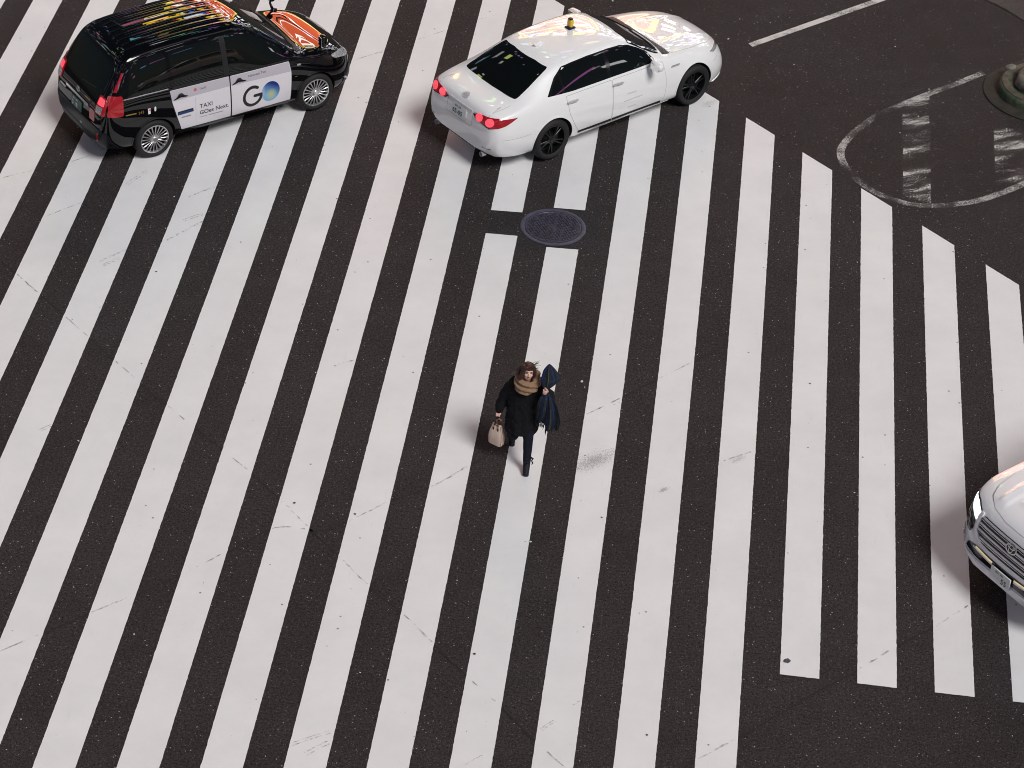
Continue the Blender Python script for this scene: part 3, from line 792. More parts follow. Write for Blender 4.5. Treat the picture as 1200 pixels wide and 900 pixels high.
# ---------------------------------------------------------------- black taxi
def build_taxi():
    cur = dict(
        zt=[(-2.215, .60), (-2.20, .78), (-2.175, .95), (-2.12, 1.07), (-1.97, 1.32), (-1.83, 1.55), (-1.75, 1.655), (-1.6, 1.705), (-1.0, 1.744), (-.45, 1.757), (0., 1.74), (.2, 1.71), (.36, 1.665), (.6, 1.53), (.9, 1.28), (1.15, 1.075), (1.24, 1.025), (1.5, .978), (1.8, .905), (2.0, .82), (2.12, .70), (2.185, .57)],
        zr=[(-2.215, .56), (-2.20, .72), (-2.175, .88), (-2.12, 1.0), (-1.97, 1.25), (-1.83, 1.48), (-1.74, 1.59), (-1.55, 1.658), (-1, 1.690), (-.45, 1.702), (.0, 1.680), (.2, 1.64), (.36, 1.56), (.6, 1.40), (.9, 1.18), (1.1, 1.035), (1.22, .985), (1.5, .955), (1.8, .885), (2.0, .78), (2.12, .65), (2.185, .53)],
        zs=[(-2.215, .52), (-2.20, .68), (-2.17, .83), (-2.08, .97), (-1.9, 1.06), (-1.6, 1.085), (-1.1, 1.075), (-.1, 1.04), (.9, 1.0), (1.1, .98), (1.25, .95), (1.5, .915), (1.8, .84), (2.0, .73), (2.12, .60), (2.185, .50)],
        zb=[(-2.215, .34), (-2.1, .24), (-1.8, .21), (-1.2, .20), (1.2, .19), (1.9, .19), (2.12, .22), (2.185, .28)],
        wm=[(-2.215, .55), (-2.20, .66), (-2.165, .75), (-2.08, .82), (-1.9, .85), (-1.4, .856), (0, .856), (1.4, .850), (1.7, .832), (1.9, .775), (2.03, .69), (2.12, .585), (2.185, .42)],
        wb=[(-2.215, .52), (-2.20, .63), (-2.165, .71), (-2.08, .775), (-1.9, .82), (-1.4, .835), (0, .832), (1.1, .815), (1.4, .79), (1.7, .75), (1.9, .69), (2.03, .62), (2.12, .53), (2.185, .40)],
        wr=[(-2.215, .46), (-2.20, .58), (-2.16, .655), (-2.08, .69), (-1.9, .68), (-1.74, .64), (-1., .645), (0, .64), (.36, .625), (.6, .635), (.9, .67), (1.1, .71), (1.25, .73), (1.5, .71), (1.8, .66), (2.0, .58), (2.12, .49), (2.185, .36)],
        ws=[(-2.215, .5), (-2.1, .70), (-1.9, .79), (0, .80), (1.6, .79), (1.9, .72), (2.1, .54), (2.185, .38)])
    xs = [-2.215, -2.205, -2.185, -2.15, -2.10, -2.03, -1.93, -1.84, -1.77, -1.70, -1.58, -1.4, -1.15, -.85, -.5, -.1, .12, .28, .42, .58, .75, .92, 1.06, 1.16, 1.24, 1.34, 1.5, 1.68, 1.83, 1.95, 2.04, 2.11, 2.155, 2.185]
    c = Car('taxi', 'black boxy taxi van with white advertising doors and silver hubcaps', 'taxi', (.818, 32.426, .008), 40.35, cur, xs, M['black_paint'], ((-1.375, .31), (1.375, .31)), .355)
    zr = lambda x: pl(cur['zr'], x); zs = lambda x: pl(cur['zs'], x)
    # roof with pressed ribs
    ribs = [-.46, -.33, -.20, -.07, .07, .20, .33, .46]
    def disp(p):
        e = min(1, max(0, (p.x+1.62)/.12))*min(1, max(0, (.10-p.x)/.12))
        h = 0
        for y in ribs:
            d = abs(p.y-y)
            if d < .030: h = max(h, .5+.5*math.cos(math.pi*d/.030))
        return .009*h*e
    V2 = []; F2 = []; nx, ny = 26, 150
    for i in range(nx+1):
        for j in range(ny+1): V2.append(Vector((-1.68+1.90*i/nx, -.575+1.15*j/ny)))
    for i in range(nx):
        for j in range(ny):
            a = i*(ny+1)+j; F2.append((a, a+ny+1, a+ny+2, a+1))
    c.patch('roof', 'T', None, .003, M['black_paint'], tri=(V2, F2), disp=disp, depth=.004)
    # glass
    rear = rounded([(-.57, 1.09), (.57, 1.09), (.60, 1.2), (.545, 1.555), (-.545, 1.555), (-.60, 1.2)], .06)
    rg = c.patch('rear_window', 'B', rear, .003, M['glass'])
    c.line('wiper', 'B', [(-.02, 1.115), (-.40, 1.16)], .016, .014, M['trim_black'], rg)
    ws = rounded([(-.70, 1.055), (-.3, 1.085), (.3, 1.085), (.70, 1.055), (.60, 1.61), (.3, 1.665), (-.3, 1.665), (-.60, 1.61)], .04)
    wsg = c.patch('windscreen', 'F', ws, .003, M['glass_front'])
    for y0, y1 in ((-.55, .02), (.05, .6)):
        c.line('wiper', 'F', [(y0, 1.10), (y1, 1.12)], .018, .014, M['trim_black'], wsg)
    fw = [(-.10, zs(-.1)+.02), (.86, zs(.86)+.02)]+[(x, zr(x)-.045) for x in (.80, .62, .45, .30, .15, -.02)]+[(-.10, 1.615)]
    rw = [(-1.02, 1.095), (-.20, zs(-.2)+.02), (-.20, 1.62), (-.6, 1.625), (-1.04, 1.62)]
    qw = [(-1.76, 1.14), (-1.10, 1.10), (-1.10, 1.615), (-1.55, 1.585), (-1.66, 1.53)]
    for md in ('R', 'L'):
        for q in (fw, rw, qw): c.patch('side_window', md, rounded(q, .03), .0025, M['glass'])
        c.patch('window_pillar', md, [(-.195, 1.06), (-.105, 1.06), (-.105, 1.62), (-.195, 1.625)], .0035, M['trim_black'])
        c.line('belt_moulding', md, [(-1.86, 1.098), (-1.5, 1.10), (-1.12, 1.09)], .016, .006, M['chrome'])
        c.line('belt_moulding', md, [(-1.05, zs(-1.05)+.008), (-.5, zs(-.5)+.006), (.2, zs(.2)+.006), (.92, zs(.92)+.004)], .018, .006, M['trim_black'])
        c.line('roof_gutter', md, [(x, zr(x)-.012) for x in (-1.6, -1.2, -.6, 0, .2)], .012, .003, M['gap'])
    # doors
    dr = rounded([(-1.105, 1.055), (-.116, 1.025), (-.108, .70), (-.098, .322), (-.93, .338), (-1.01, .60), (-1.075, .84)], .02)
    df = rounded([(-.104, 1.023), (.912, .985), (.945, .80), (.93, .312), (-.082, .322), (-.094, .70)], .02)
    for md in ('R', 'L'):
        c.line('panel_gap', md, df, .016, .0012, M['gap'], closed=True); c.line('panel_gap', md, dr, .016, .0012, M['gap'], closed=True)
        D1 = c.patch('door', md, shrink(df, .004), .004, M['wrap']); D2 = c.patch('door', md, shrink(dr, .004), .004, M['wrap'])
        bf = [(-.098, 1.012), (.902, .975), (.928, .815), (-.094, .862)]; br = [(-1.095, 1.045), (-.122, 1.016), (-.118, .862), (-1.08, .875)]
        c.patch('printed_band', md, bf, .0052, M['wrap_band'], D1, depth=.001); c.patch('printed_band', md, br, .0052, M['wrap_band'], D2, depth=.001)
        for D, hx, hz in ((D1, .04, .90), (D2, -.935, .92)):
            cup = smooth_poly([(hx-.115, hz-.022), (hx-.05, hz+.02), (hx, hz+.055), (hx+.05, hz+.02), (hx+.115, hz-.005), (hx+.05, hz-.045), (hx-.03, hz-.055)], 3)
            c.patch('handle_recess', md, smooth_poly([(hx-.085, hz-.020), (hx, hz-.008), (hx+.085, hz-.020), (hx, hz-.055)], 4), .0062, M['satin'], D, depth=.001, step=.02)
            c.patch('handle', md, smooth_poly([(hx-.118, hz-.026), (hx-.06, hz+.006), (hx-.025, hz+.048), (hx+.025, hz+.050), (hx+.06, hz+.012), (hx+.118, hz-.012), (hx+.06, hz-.016), (hx, hz-.006), (hx-.06, hz-.020)], 3), .022, M['gloss_black'], D, depth=-.012, step=.02)
        sg = 1
        X = (lambda x: x)
        # printing
        L = lambda *a, **k: c.text('lettering', md, *a, **k)
        fl = (lambda a, b: a) if md == 'R' else (lambda a, b: b)
        L('Nihonsan Taxi', fl(.20, .60), .918, .052, M['ink_navy'], D1, off=.0065)
        c.patch('emblem', md, circle(-.69, .962, .026, 20), .0065, M['ink_red'], D2, depth=.001)
        L('TAXI', fl(-.625, -.485), .938, .050, M['ink_navy'], D2, off=.0065)
        L('TAXI', fl(-.628, -.41), .628, .098, M['ink_navy'], D2, off=.0055, bold=.012)
        L('GOes Next.', fl(-.632, -.13), .520, .098, M['ink_navy'], D2, off=.0055, bold=.012)
        c.line('fine_print', md, [(-.634, .475), (-.50, .473)], .008, .0055, M['ink_grey'], D2)
        c.line('fine_print', md, [(-.48, .473), (-.235, .468)], .014, .0055, M['ink_grey'], D2)
        c.patch('printed_bar', md, [(-.995, .611), (-.73, .613), (-.738, .668), (-.993, .668)], .0055, M['ink_blue'], D2, depth=.001)
        c.patch('printed_bar', md, [(-.993, .652), (-.738, .652), (-.738, .672), (-.993, .672)], .0062, M['ink'], D2, depth=.001)
        c.line('fine_print', md, [(-.935, .560), (-.775, .556)], .022, .0055, M['ink_grey'], D2)
        c.line('printed_rule', md, [(-.694, .832), (-.692, .394)], .005, .0055, M['wrap_band'], D2)
        # big G as a thick arc with a bar, then the globe
        gx, gz, r0, st = .268, .577, .146, .048
        s_ = 1 if md == 'R' else -1
        if s_ < 0: gx = .574
        A = [R(a) for a in range(56, 352, 8)]+[R(352)]
        arc = lambda q, a: (gx+s_*q*math.cos(a), gz+q*1.06*math.sin(a))
        endc = arc(r0, A[0])
        pts = [arc(r0+st/2, a) for a in A]+[arc(r0-st/2, a) for a in reversed(A)]
        gl = c.patch('logo_letter', md, pts, .0055, M['ink'], D1, depth=.001, step=.03)
        c.patch('letter_bar', md, rounded([(gx+s_*.012, gz-.026), (gx+s_*(r0+st/2-.002), gz-.026), (gx+s_*(r0+st/2-.002), gz+.024), (gx+s_*.012, gz+.024)], .022), .0059, M['ink'], gl, depth=.001, step=.03)
        c.patch('letter_end', md, circle(endc[0], endc[1], st/2, 18), .0061, M['ink'], gl, depth=.001, step=.03)
        c.patch('logo_globe', md, circle(.574 if s_ > 0 else .268, .575, .157, 48, .170), .0055, M['globe'] if md == 'R' else M['ink_blue'], D1, depth=.001, step=.03)
        # fender: number, small flag print, side marker
        c.text('fleet_number', md, '343', fl(-1.63, -1.50), .815, .062, M['ink_gold'])
        c.line('gold_lettering', md, [(-1.83, .850), (-1.66, .842)], .018, .003, M['ink_gold'])
        c.patch('flag_print', md, [(-1.475, .775), (-1.435, .773), (-1.432, .865), (-1.472, .867)], .003, M['ink_white'], depth=.001)
        c.patch('flag_print', md, [(-1.462, .825), (-1.425, .83), (-1.425, .856), (-1.462, .85)], .004, M['ink_red'], depth=.001)
        c.patch('flag_print', md, smooth_poly([(-1.37, .80), (-1.345, .80), (-1.34, .86), (-1.365, .865)], 2), .003, M['ink_white'], depth=.001)
        c.patch('side_marker', md, rounded([(1.05, .872), (1.11, .868), (1.11, .895), (1.05, .899)], .01), .006, M['lens_clear'], step=.02)
        c.text('gold_lettering', md, '...', fl(1.0, 1.12), .70, .07, M['ink_gold'], bold=.02)
        # sill and tail lamps
        for ax in (-1.375, 1.375):
            c.line('wheel_arch', md, [(ax+.362*math.cos(R(a)), .31+.362*math.sin(R(a))) for a in range(-12, 193, 5)], .022, .004, M['black_paint'])
        c.patch('sill', md, [(-.98, .205), (.98, .195), (.98, .30), (-.98, .325)], .002, M['trim_black'])
        tl = c.patch('tail_light', md, rounded([(-2.10, .865), (-1.865, .855), (-1.845, 1.160), (-2.025, 1.165)], .03), .012, M['lens_red'], step=.04)
        c.patch('light_strip', md, [(-1.955, 1.215), (-1.915, 1.21), (-1.765, 1.46), (-1.790, 1.47)], .006, M['lens_red'], step=.04)
    for sg in (-1, 1):
        y = lambda v: sg*v
        tl = c.patch('tail_light', 'B', rounded([(y(.56), .87), (y(.76), .87), (y(.74), 1.08), (y(.70), 1.11), (y(.56), 1.13)], .03), .016, M['lens_red'], step=.04)
        c.patch('reversing_lens', 'B', rounded([(y(.575), .885), (y(.70), .885), (y(.70), .985), (y(.575), .985)], .015), .018, M['lens_clear'], tl, step=.04)
        c.patch('red_lens', 'B', rounded([(y(.575), 1.0), (y(.715), 1.0), (y(.69), 1.095), (y(.575), 1.105)], .02), .018, M['lens_red_lit'], tl, step=.04)
        c.patch('reflector', 'B', rounded([(y(.60), .42), (y(.64), .42), (y(.66), .56), (y(.64), .56)], .012), .012, M['lens_red'], step=.04)
        hl = c.patch('headlight', 'F', rounded([(y(.50), .68), (y(.66), .70), (y(.77), .78), (y(.76), .86), (y(.66), .84), (y(.52), .78)], .03), .008, M['lens_clear'], step=.03)
        c.patch('bulb', 'F', circle(y(.60), .745, .035, 16), .012, M['chrome'], hl, step=.02)
    # tailgate
    tg = [(-.74, .66), (-.56, .62), (.56, .62), (.74, .66), (.63, 1.12), (.58, 1.60), (-.58, 1.60), (-.63, 1.12)]
    c.line('panel_gap', 'B', tg, .010, .002, M['gap'], closed=True)
    c.patch('chrome_bar', 'B', rounded([(-.36, .855), (.36, .855), (.36, .895), (-.36, .895)], .012), .018, M['chrome'])
    e = c.patch('emblem', 'B', circle(0, .965, .052, 24, .038), .012, M['chrome'], step=.02)
    c.patch('emblem_ring', 'B', circle(0, .965, .040, 24, .027), .014, M['black_paint'], e, step=.02); c.patch('emblem_bar', 'B', circle(0, .970, .014, 16, .024), .016, M['chrome'], e, step=.02)
    npl = c.patch('number_plate', 'B', [(-.165, .655), (.165, .655), (.165, .82), (-.165, .82)], .018, M['plate_green'])
    c.text('lettering', 'B', '3·18', .135, .672, .105, M['ink_white'], npl, off=.021, bold=.015); c.text('lettering', 'B', '品川 500', .115, .775, .042, M['ink_white'], npl, off=.021, bold=.02)
    c.patch('sticker', 'B', rounded([(-.545, .70), (-.40, .70), (-.40, .86), (-.545, .86)], .015), .006, M['ink_pink'])
    c.text('fleet_number', 'B', '343', -.43, .945, .055, M['ink_gold']); c.line('gold_lettering', 'B', [(-.20, .955), (-.36, .955)], .02, .003, M['ink_gold'])
    c.line('badge', 'B', [(.58, .80), (.40, .80)], .028, .006, M['satin'])
    c.patch('plate_light', 'B', circle(-.13, .49, .035, 20, .022), .012, M['ink_white'], step=.02)
    bmp = c.patch('bumper', 'B', rounded([(-.80, .30), (.80, .30), (.80, .58), (.62, .64), (-.62, .64), (-.80, .58)], .05), .012, M['black_bumper'])
    c.line('panel_gap', 'B', [(-.70, .47), (-.5, .44), (.5, .44), (.70, .47)], .012, .0135, M['gap'], bmp)
    # bonnet, grille, front bumper
    hood = rounded([(1.27, -.66), (1.22, -.3), (1.21, 0), (1.22, .3), (1.27, .66), (1.60, .665), (1.86, .60), (2.02, .46), (2.06, .2), (2.06, -.2), (2.02, -.46), (1.86, -.60), (1.60, -.665)], .03)
    c.line('panel_gap', 'T', hood, .012, .001, M['gap'], closed=True)
    c.patch('bonnet', 'T', shrink(hood, .004), .003, M['black_paint'])
    c.patch('cowl', 'T', [(1.05, -.68), (1.15, -.3), (1.165, 0), (1.15, .3), (1.05, .68), (1.20, .68), (1.19, 0), (1.20, -.68)], .003, M['trim_black'])
    gr = c.patch('grille', 'F', rounded([(-.46, .60), (.46, .60), (.50, .72), (-.50, .72)], .03), .008, M['trim_black'])
    for z in (.62, .65, .68): c.line('grille_bar', 'F', [(-.44, z), (.44, z)], .012, .012, M['chrome'], gr)
    fb = c.patch('bumper', 'F', rounded([(-.74, .22), (.74, .22), (.76, .5), (.5, .56), (-.5, .56), (-.76, .5)], .05), .010, M['black_bumper'])
    fp = c.patch('number_plate', 'F', [(-.165, .36), (.165, .36), (.165, .52), (-.165, .52)], .022, M['plate_green'])
    c.line('chrome_lip', 'F', [(-.75, .40), (-.66, .30), (-.4, .27), (.4, .27), (.66, .30), (.75, .40)], .02, .014, M['satin'], fb)
    # fender mirrors on stalks
    for sg in (-1, 1):
        bx, by = 1.50, sg*.69
        co, n = c.hit('T', (bx, by))
        top = Vector((1.50, sg*.80, 1.10))
        bm = bmesh.new(); tube(bm, [co-n*.02, co.lerp(top, .55)+Vector((-.02, sg*.02, .02)), top-Vector((0, 0, .03))], [.026, .018, .016], 10)
        ell(bm, co+n*.01, (.06, .04, .03), None, 2)
        mr = bmobj('mirror', bm, M['black_paint'], c.root)
        bm = bmesh.new(); rbox(bm, top+Vector((.02, 0, .06)), (.10, .125, .19), .04, 4); bmobj('mirror_housing', bm, M['black_paint'], mr)
        bm = bmesh.new(); rbox(bm, top+Vector((-.034, 0, .06)), (.006, .095, .15), .0025, 1); bmobj('mirror_glass', bm, M['chrome'], mr)
    # antenna
    co, n = c.hit('T', (-1.35, .1))
    bm = bmesh.new(); tube(bm, [co-n*.01, co+Vector((-.05, 0, .04)), co+Vector((-.20, 0, .17))], [.022, .01, .003], 8); bmobj('antenna', bm, M['trim_black'], c.root)
    bm = bmesh.new(); rbox(bm, (0, 0, .27), (3.9, 1.1, .14), .03, 2); bmobj('underbody', bm, M['well'], c.root)
    for x in (-1.375, 1.375):
        for sd in (-1, 1): add_wheel(c, x, sd*.752, .312, .232, .185, 'cap', sd, .1*x)
    return c

# ---------------------------------------------------------------- white sedan
def build_sedan():
    cur = dict(
        zt=[(-2.54, .60), (-2.53, .76), (-2.50, .91), (-2.46, .995), (-2.38, 1.035), (-2.2, 1.05), (-2.07, 1.065), (-1.9, 1.14), (-1.6, 1.285), (-1.3, 1.395), (-1.0, 1.44), (-.5, 1.46), (-.1, 1.455), (.15, 1.425), (.4, 1.315), (.7, 1.145), (.93, 1.02), (1.02, .99), (1.3, .965), (1.7, .915), (2.0, .845), (2.2, .75), (2.31, .65), (2.36, .54)],
        zr=[(-2.54, .56), (-2.53, .71), (-2.50, .86), (-2.44, .95), (-2.2, 1.01), (-2.05, 1.03), (-1.9, 1.075), (-1.6, 1.205), (-1.35, 1.305), (-1.1, 1.37), (-.5, 1.40), (0, 1.38), (.2, 1.335), (.5, 1.175), (.75, 1.03), (.9, .965), (1.02, .935), (1.3, .91), (1.7, .86), (2., .78), (2.2, .68), (2.31, .60), (2.36, .50)],
        zs=[(-2.54, .50), (-2.50, .80), (-2.44, .895), (-2.2, .965), (-1.9, 1.0), (-1.5, 1.015), (-1, 1.0), (0, .98), (.6, .955), (.9, .92), (1.3, .87), (1.7, .81), (2, .72), (2.2, .62), (2.31, .54), (2.36, .47)],
        zb=[(-2.54, .36), (-2.45, .27), (-2.2, .22), (-1.9, .18), (1.9, .16), (2.2, .17), (2.31, .19), (2.36, .26)],
        wm=[(-2.54, .58), (-2.525, .68), (-2.48, .76), (-2.40, .83), (-2.2, .885), (-1.9, .905), (-1.4, .91), (0, .905), (1.4, .91), (1.75, .89), (2.0, .825), (2.2, .70), (2.31, .55), (2.36, .40)],
        wb=[(-2.54, .52), (-2.525, .62), (-2.48, .70), (-2.40, .76), (-2.2, .80), (-1.9, .815), (-1.4, .825), (0, .82), (.9, .80), (1.4, .775), (1.75, .74), (2.0, .67), (2.2, .57), (2.31, .46), (2.36, .35)],
        wr=[(-2.54, .46), (-2.525, .56), (-2.48, .62), (-2.38, .665), (-2.05, .665), (-1.6, .605), (-1.2, .575), (-.5, .585), (0, .575), (.3, .585), (.6, .635), (.9, .70), (1.05, .715), (1.4, .69), (1.75, .64), (2.0, .57), (2.2, .47), (2.31, .37), (2.36, .28)],
        ws=[(-2.54, .5), (-2.4, .74), (-2.1, .83), (0, .855), (1.6, .85), (2.0, .76), (2.2, .62), (2.36, .38)])
    xs = [-2.54, -2.533, -2.515, -2.48, -2.43, -2.36, -2.25, -2.12, -2.03, -1.93, -1.75, -1.55, -1.35, -1.15, -.9, -.55, -.2, .03, .16, .3, .48, .68, .85, .95, 1.03, 1.15, 1.35, 1.6, 1.8, 1.96, 2.1, 2.21, 2.29, 2.335, 2.36]
    c = Car('sedan', 'white sedan with lit red tail lights and a small yellow roof lamp', 'sedan', (6.504, 33.614, .008), 45.2, cur, xs, M['white_paint'], ((-1.425, .34), (1.425, .34)), .378)
    zr = lambda x: pl(cur['zr'], x); zs = lambda x: pl(cur['zs'], x)
    rear = rounded([(-.60, 1.075), (-.3, 1.085), (.3, 1.085), (.60, 1.075), (.565, 1.20), (.50, 1.355), (.25, 1.375), (-.25, 1.375), (-.50, 1.355), (-.565, 1.20)], .03)
    rg = c.patch('rear_window', 'B', rear, .003, M['glass'])
    for z in (1.15, 1.2, 1.25, 1.3): pass
    ws = rounded([(-.685, 1.015), (-.35, 1.055), (0, 1.065), (.35, 1.055), (.685, 1.015), (.56, 1.33), (.3, 1.385), (-.3, 1.385), (-.56, 1.33)], .03)
    wsg = c.patch('windscreen', 'F', ws, .003, M['glass_front'])
    for y0, y1 in ((-.55, .02), (.05, .6)): c.line('wiper', 'F', [(y0, 1.045), (y1, 1.085)], .018, .014, M['trim_black'], wsg)
    lo = lambda x: zs(x)+.018
    hi = lambda x: zr(x)-.022
    band = [(-1.50, lo(-1.5)+.02), (-1.0, lo(-1.)), (-.2, lo(-.2)), (.40, lo(.4)), (.66, lo(.66)+.005)]+[(x, hi(x)) for x in (.55, .40, .22, .05, -.2, -.6, -.9, -1.1)]+[(-1.28, 1.25)]
    fw = [(-.245, lo(-.245)+.012), (.40, lo(.4)+.012), (.60, lo(.60)+.016)]+[(x, hi(x)-.016) for x in (.52, .36, .2, .05, -.12)]+[(-.245, hi(-.245)-.016)]
    rw = [(-1.16, lo(-1.16)+.014), (-.32, lo(-.32)+.012), (-.32, hi(-.32)-.016), (-.7, hi(-.7)-.016), (-1.02, hi(-1.02)-.016), (-1.16, 1.30)]
    qw = [(-1.42, lo(-1.42)+.02), (-1.20, lo(-1.2)+.014), (-1.20, 1.275), (-1.29, 1.21)]
    doorF = [(-.255, .965), (.78, .935), (.82, .62), (.80, .33), (.70, .235), (-.255, .235)]
    doorR = [(-1.17, .98), (-.27, .967), (-.27, .235), (-.86, .235), (-1.0, .45), (-1.12, .70)]
    for md in ('R', 'L'):
        wt = c.patch('window_trim', md, rounded(band, .02), .0015, M['gloss_black'])
        for q in (fw, rw, qw): c.patch('side_window', md, rounded(q, .015), .0045, M['glass'])
        for D in (doorF, doorR): c.line('panel_gap', md, rounded(D, .03), .010, .0008, M['gap_white'], closed=True)
        A = c.patch('door', md, shrink(rounded(doorF, .03), .004), .002, M['white_paint']); B = c.patch('door', md, shrink(rounded(doorR, .03), .004), .002, M['white_paint'])
        for D, x in ((A, -.17), (B, -1.07)):
            c.patch('handle_recess', md, circle(x+.02, .868, .06, 20, .026), .003, M['gap_white'], D, depth=.001, step=.03)
            c.patch('handle', md, rounded([(x-.10, .872), (x+.10, .862), (x+.10, .892), (x-.10, .902)], .012), .030, M['satin'], D, depth=-.016, step=.03)
            c.line('side_moulding', md, [(-.93, .315), (-.27, .305)] if D is B else [(-.25, .305), (.73, .290)], .030, .014, M['gap'], D)
        for z, x0, x1 in ((.66, .02, .20), (.55, -.05, .33), (.42, .05, .22)):
            c.line('faint_marking', md, [(x0, z), (x1, z-.005)], .022, .003, M['ink_faint'], A)
        c.patch('fender_badge', md, rounded([(.93, .800), (1.10, .79), (1.12, .815), (.95, .825)], .01), .008, M['ink_grey'], step=.03)
        for ax in (-1.425, 1.425):
            c.line('wheel_arch', md, [(ax+.385*math.cos(R(a)), .34+.385*math.sin(R(a))) for a in range(-14, 195, 5)], .022, .004, M['white_paint'])
        c.patch('sill', md, [(-.98, .185), (.95, .175), (.95, .215), (-.98, .225)], .004, M['white_paint'])
        c.patch('tail_light', md, [(-2.50, .80), (-2.30, .845), (-2.08, .925), (-2.30, .935), (-2.50, .93)], .008, M['lens_red'], step=.04)
        c.line('panel_gap', md, [(-2.36, .62), (-2.0, .60), (-1.86, .60)], .008, .0008, M['gap_white'])
        c.line('panel_gap', md, [(1.86, .60), (2.02, .63), (2.12, .66)], .008, .0008, M['gap_white'])
    for sg in (-1, 1):
        y = lambda v: sg*v
        tl = c.patch('tail_light', 'B', rounded([(y(.34), .845), (y(.50), .815), (y(.72), .80), (y(.78), .86), (y(.74), .95), (y(.5), .935), (y(.36), .905)], .015), .008, M['lens_red'], step=.04)
        c.patch('tail_light_housing', 'B', rounded([(y(.30), .875), (y(.36), .83), (y(.68), .785), (y(.70), .80), (y(.38), .91)], .01), .006, M['gloss_black'], tl, step=.04)
        for q in (.445, .655): c.patch('lamp_disc', 'B', circle(y(q), .875, .068, 24, .056), .020, M['lens_red_lit'], tl, step=.03)
        hl = c.patch('headlight', 'F', [(y(.40), .655), (y(.55), .67), (y(.72), .70), (y(.74), .745), (y(.62), .74), (y(.42), .70)], .006, M['lens_clear'], step=.03)
        c.patch('bulb', 'F', circle(y(.52), .69, .028, 16), .010, M['chrome'], hl, step=.02)
        # exhaust
        bm = bmesh.new(); lathe = tube(bm, [(-2.53, y(.55), .30), (-2.40, y(.55), .30)], .04, 16, False); bmobj('exhaust', bm, M['satin'], c.root)
        # mirrors
        co, nn = c.hit('R' if sg < 0 else 'L', (.56, 1.0))
        bm = bmesh.new()
        rbox(bm, (.50, sg*.985, 1.03), (.125, .225, .145), .05, 4, None, taper=lambda v: Vector((v.x, v.y, v.z*(1-.2*sg*v.y/.11))))
        mr = bmobj('mirror', bm, M['white_paint'], c.root)
        bm = bmesh.new(); tube(bm, [co-Vector((0, sg*.02, .0)), Vector((.52, sg*.90, 1.0))], [.035, .028], 10); bmobj('mirror_foot', bm, M['gloss_black'], mr)
        bm = bmesh.new(); rbox(bm, (.436, sg*.99, 1.03), (.008, .17, .10), .003, 1); bmobj('mirror_glass', bm, M['chrome'], mr)
    # boot lid, plate, bumper
    boot = rounded([(-.60, 1.02), (-.60, .93), (-.30, .90), (-.30, .66), (.30, .66), (.30, .90), (.60, .93), (.60, 1.02)], .03)
    c.line('panel_gap', 'B', boot[:], .009, .001, M['gap_white'])
    c.line('panel_gap', 'T', [(-2.44, -.60), (-2.2, -.635), (-2.08, -.635)], .009, .001, M['gap_white']); c.line('panel_gap', 'T', [(-2.44, .60), (-2.2, .635), (-2.08, .635)], .009, .001, M['gap_white'])
    npl = c.patch('number_plate', 'B', [(-.165, .70), (.165, .70), (.165, .865), (-.165, .865)], .016, M['plate_white'])
    c.text('lettering', 'B', '65-05', .145, .718, .100, M['ink_green'], npl, off=.019, bold=.02); c.text('lettering', 'B', '品川 300', .105, .822, .038, M['ink_green'], npl, off=.019, bold=.02)
    c.patch('chrome_bar', 'B', rounded([(-.28, .885), (.28, .885), (.28, .91), (-.28, .91)], .01), .016, M['satin'])
    c.patch('emblem', 'T', smooth_poly([(-2.44, .07), (-2.36, .035), (-2.36, -.035), (-2.44, -.07), (-2.455, 0)], 3), .006, M['satin'], step=.03)
    c.patch('rear_valance', 'B', rounded([(-.74, .24), (.74, .24), (.70, .33), (.50, .35), (-.50, .35), (-.70, .33)], .03), .008, M['gloss_black'])
    for sg in (-1, 1): c.patch('reflector', 'B', rounded([(sg*.58, .44), (sg*.72, .45), (sg*.72, .475), (sg*.58, .468)], .008), .008, M['lens_clear'], step=.04)
    # bonnet, grille, bumper
    hood = rounded([(1.06, -.68), (.99, -.3), (.98, 0), (.99, .3), (1.06, .68), (1.5, .665), (1.9, .58), (2.12, .44), (2.2, .2), (2.2, -.2), (2.12, -.44), (1.9, -.58), (1.5, -.665)], .03)
    c.line('panel_gap', 'T', hood, .009, .0008, M['gap_white'], closed=True)
    def hdisp(p): return .010*max(0, 1-abs(abs(p.y)-.40+.06*(p.x-1.0))/.06)*min(1, max(0, (p.x-1.0)/.2))
    c.patch('bonnet', 'T', shrink(hood, .004), .002, M['white_paint'], disp=hdisp, step=.04)
    c.patch('cowl', 'T', [(.86, -.69), (.925, -.3), (.94, 0), (.925, .3), (.86, .69), (1.03, .68), (.97, 0), (1.03, -.68)], .004, M['trim_black'])
    gr = c.patch('grille', 'F', rounded([(-.30, .30), (.30, .30), (.42, .60), (.30, .66), (-.30, .66), (-.42, .60)], .03), .006, M['trim_black'])
    for z in (.36, .42, .48, .54, .6): c.line('grille_bar', 'F', [(-.32, z), (.32, z)], .014, .010, M['satin'], gr)
    c.patch('number_plate', 'F', [(-.165, .34), (.165, .34), (.165, .50), (-.165, .50)], .02, M['plate_white'])
    lip = c.patch('front_lip', 'R', [(1.88, .185), (2.22, .20), (2.24, .25), (1.90, .23)], .016, M['white_paint']); c.patch('front_lip', 'L', [(1.88, .185), (2.22, .20), (2.24, .25), (1.90, .23)], .016, M['white_paint'])
    # roof lamp
    co, n = c.hit('T', (-.36, .10))
    bm = bmesh.new(); rbox(bm, co+Vector((0, 0, .012)), (.13, .12, .03), .012, 2)
    lamp = bmobj('roof_lamp', bm, M['lamp_navy'], c.root)
    bm = bmesh.new(); rbox(bm, co+Vector((.0, .0, .085)), (.075, .10, .13), .028, 4); bmobj('lamp_shade', bm, M['lamp_yellow'], lamp)
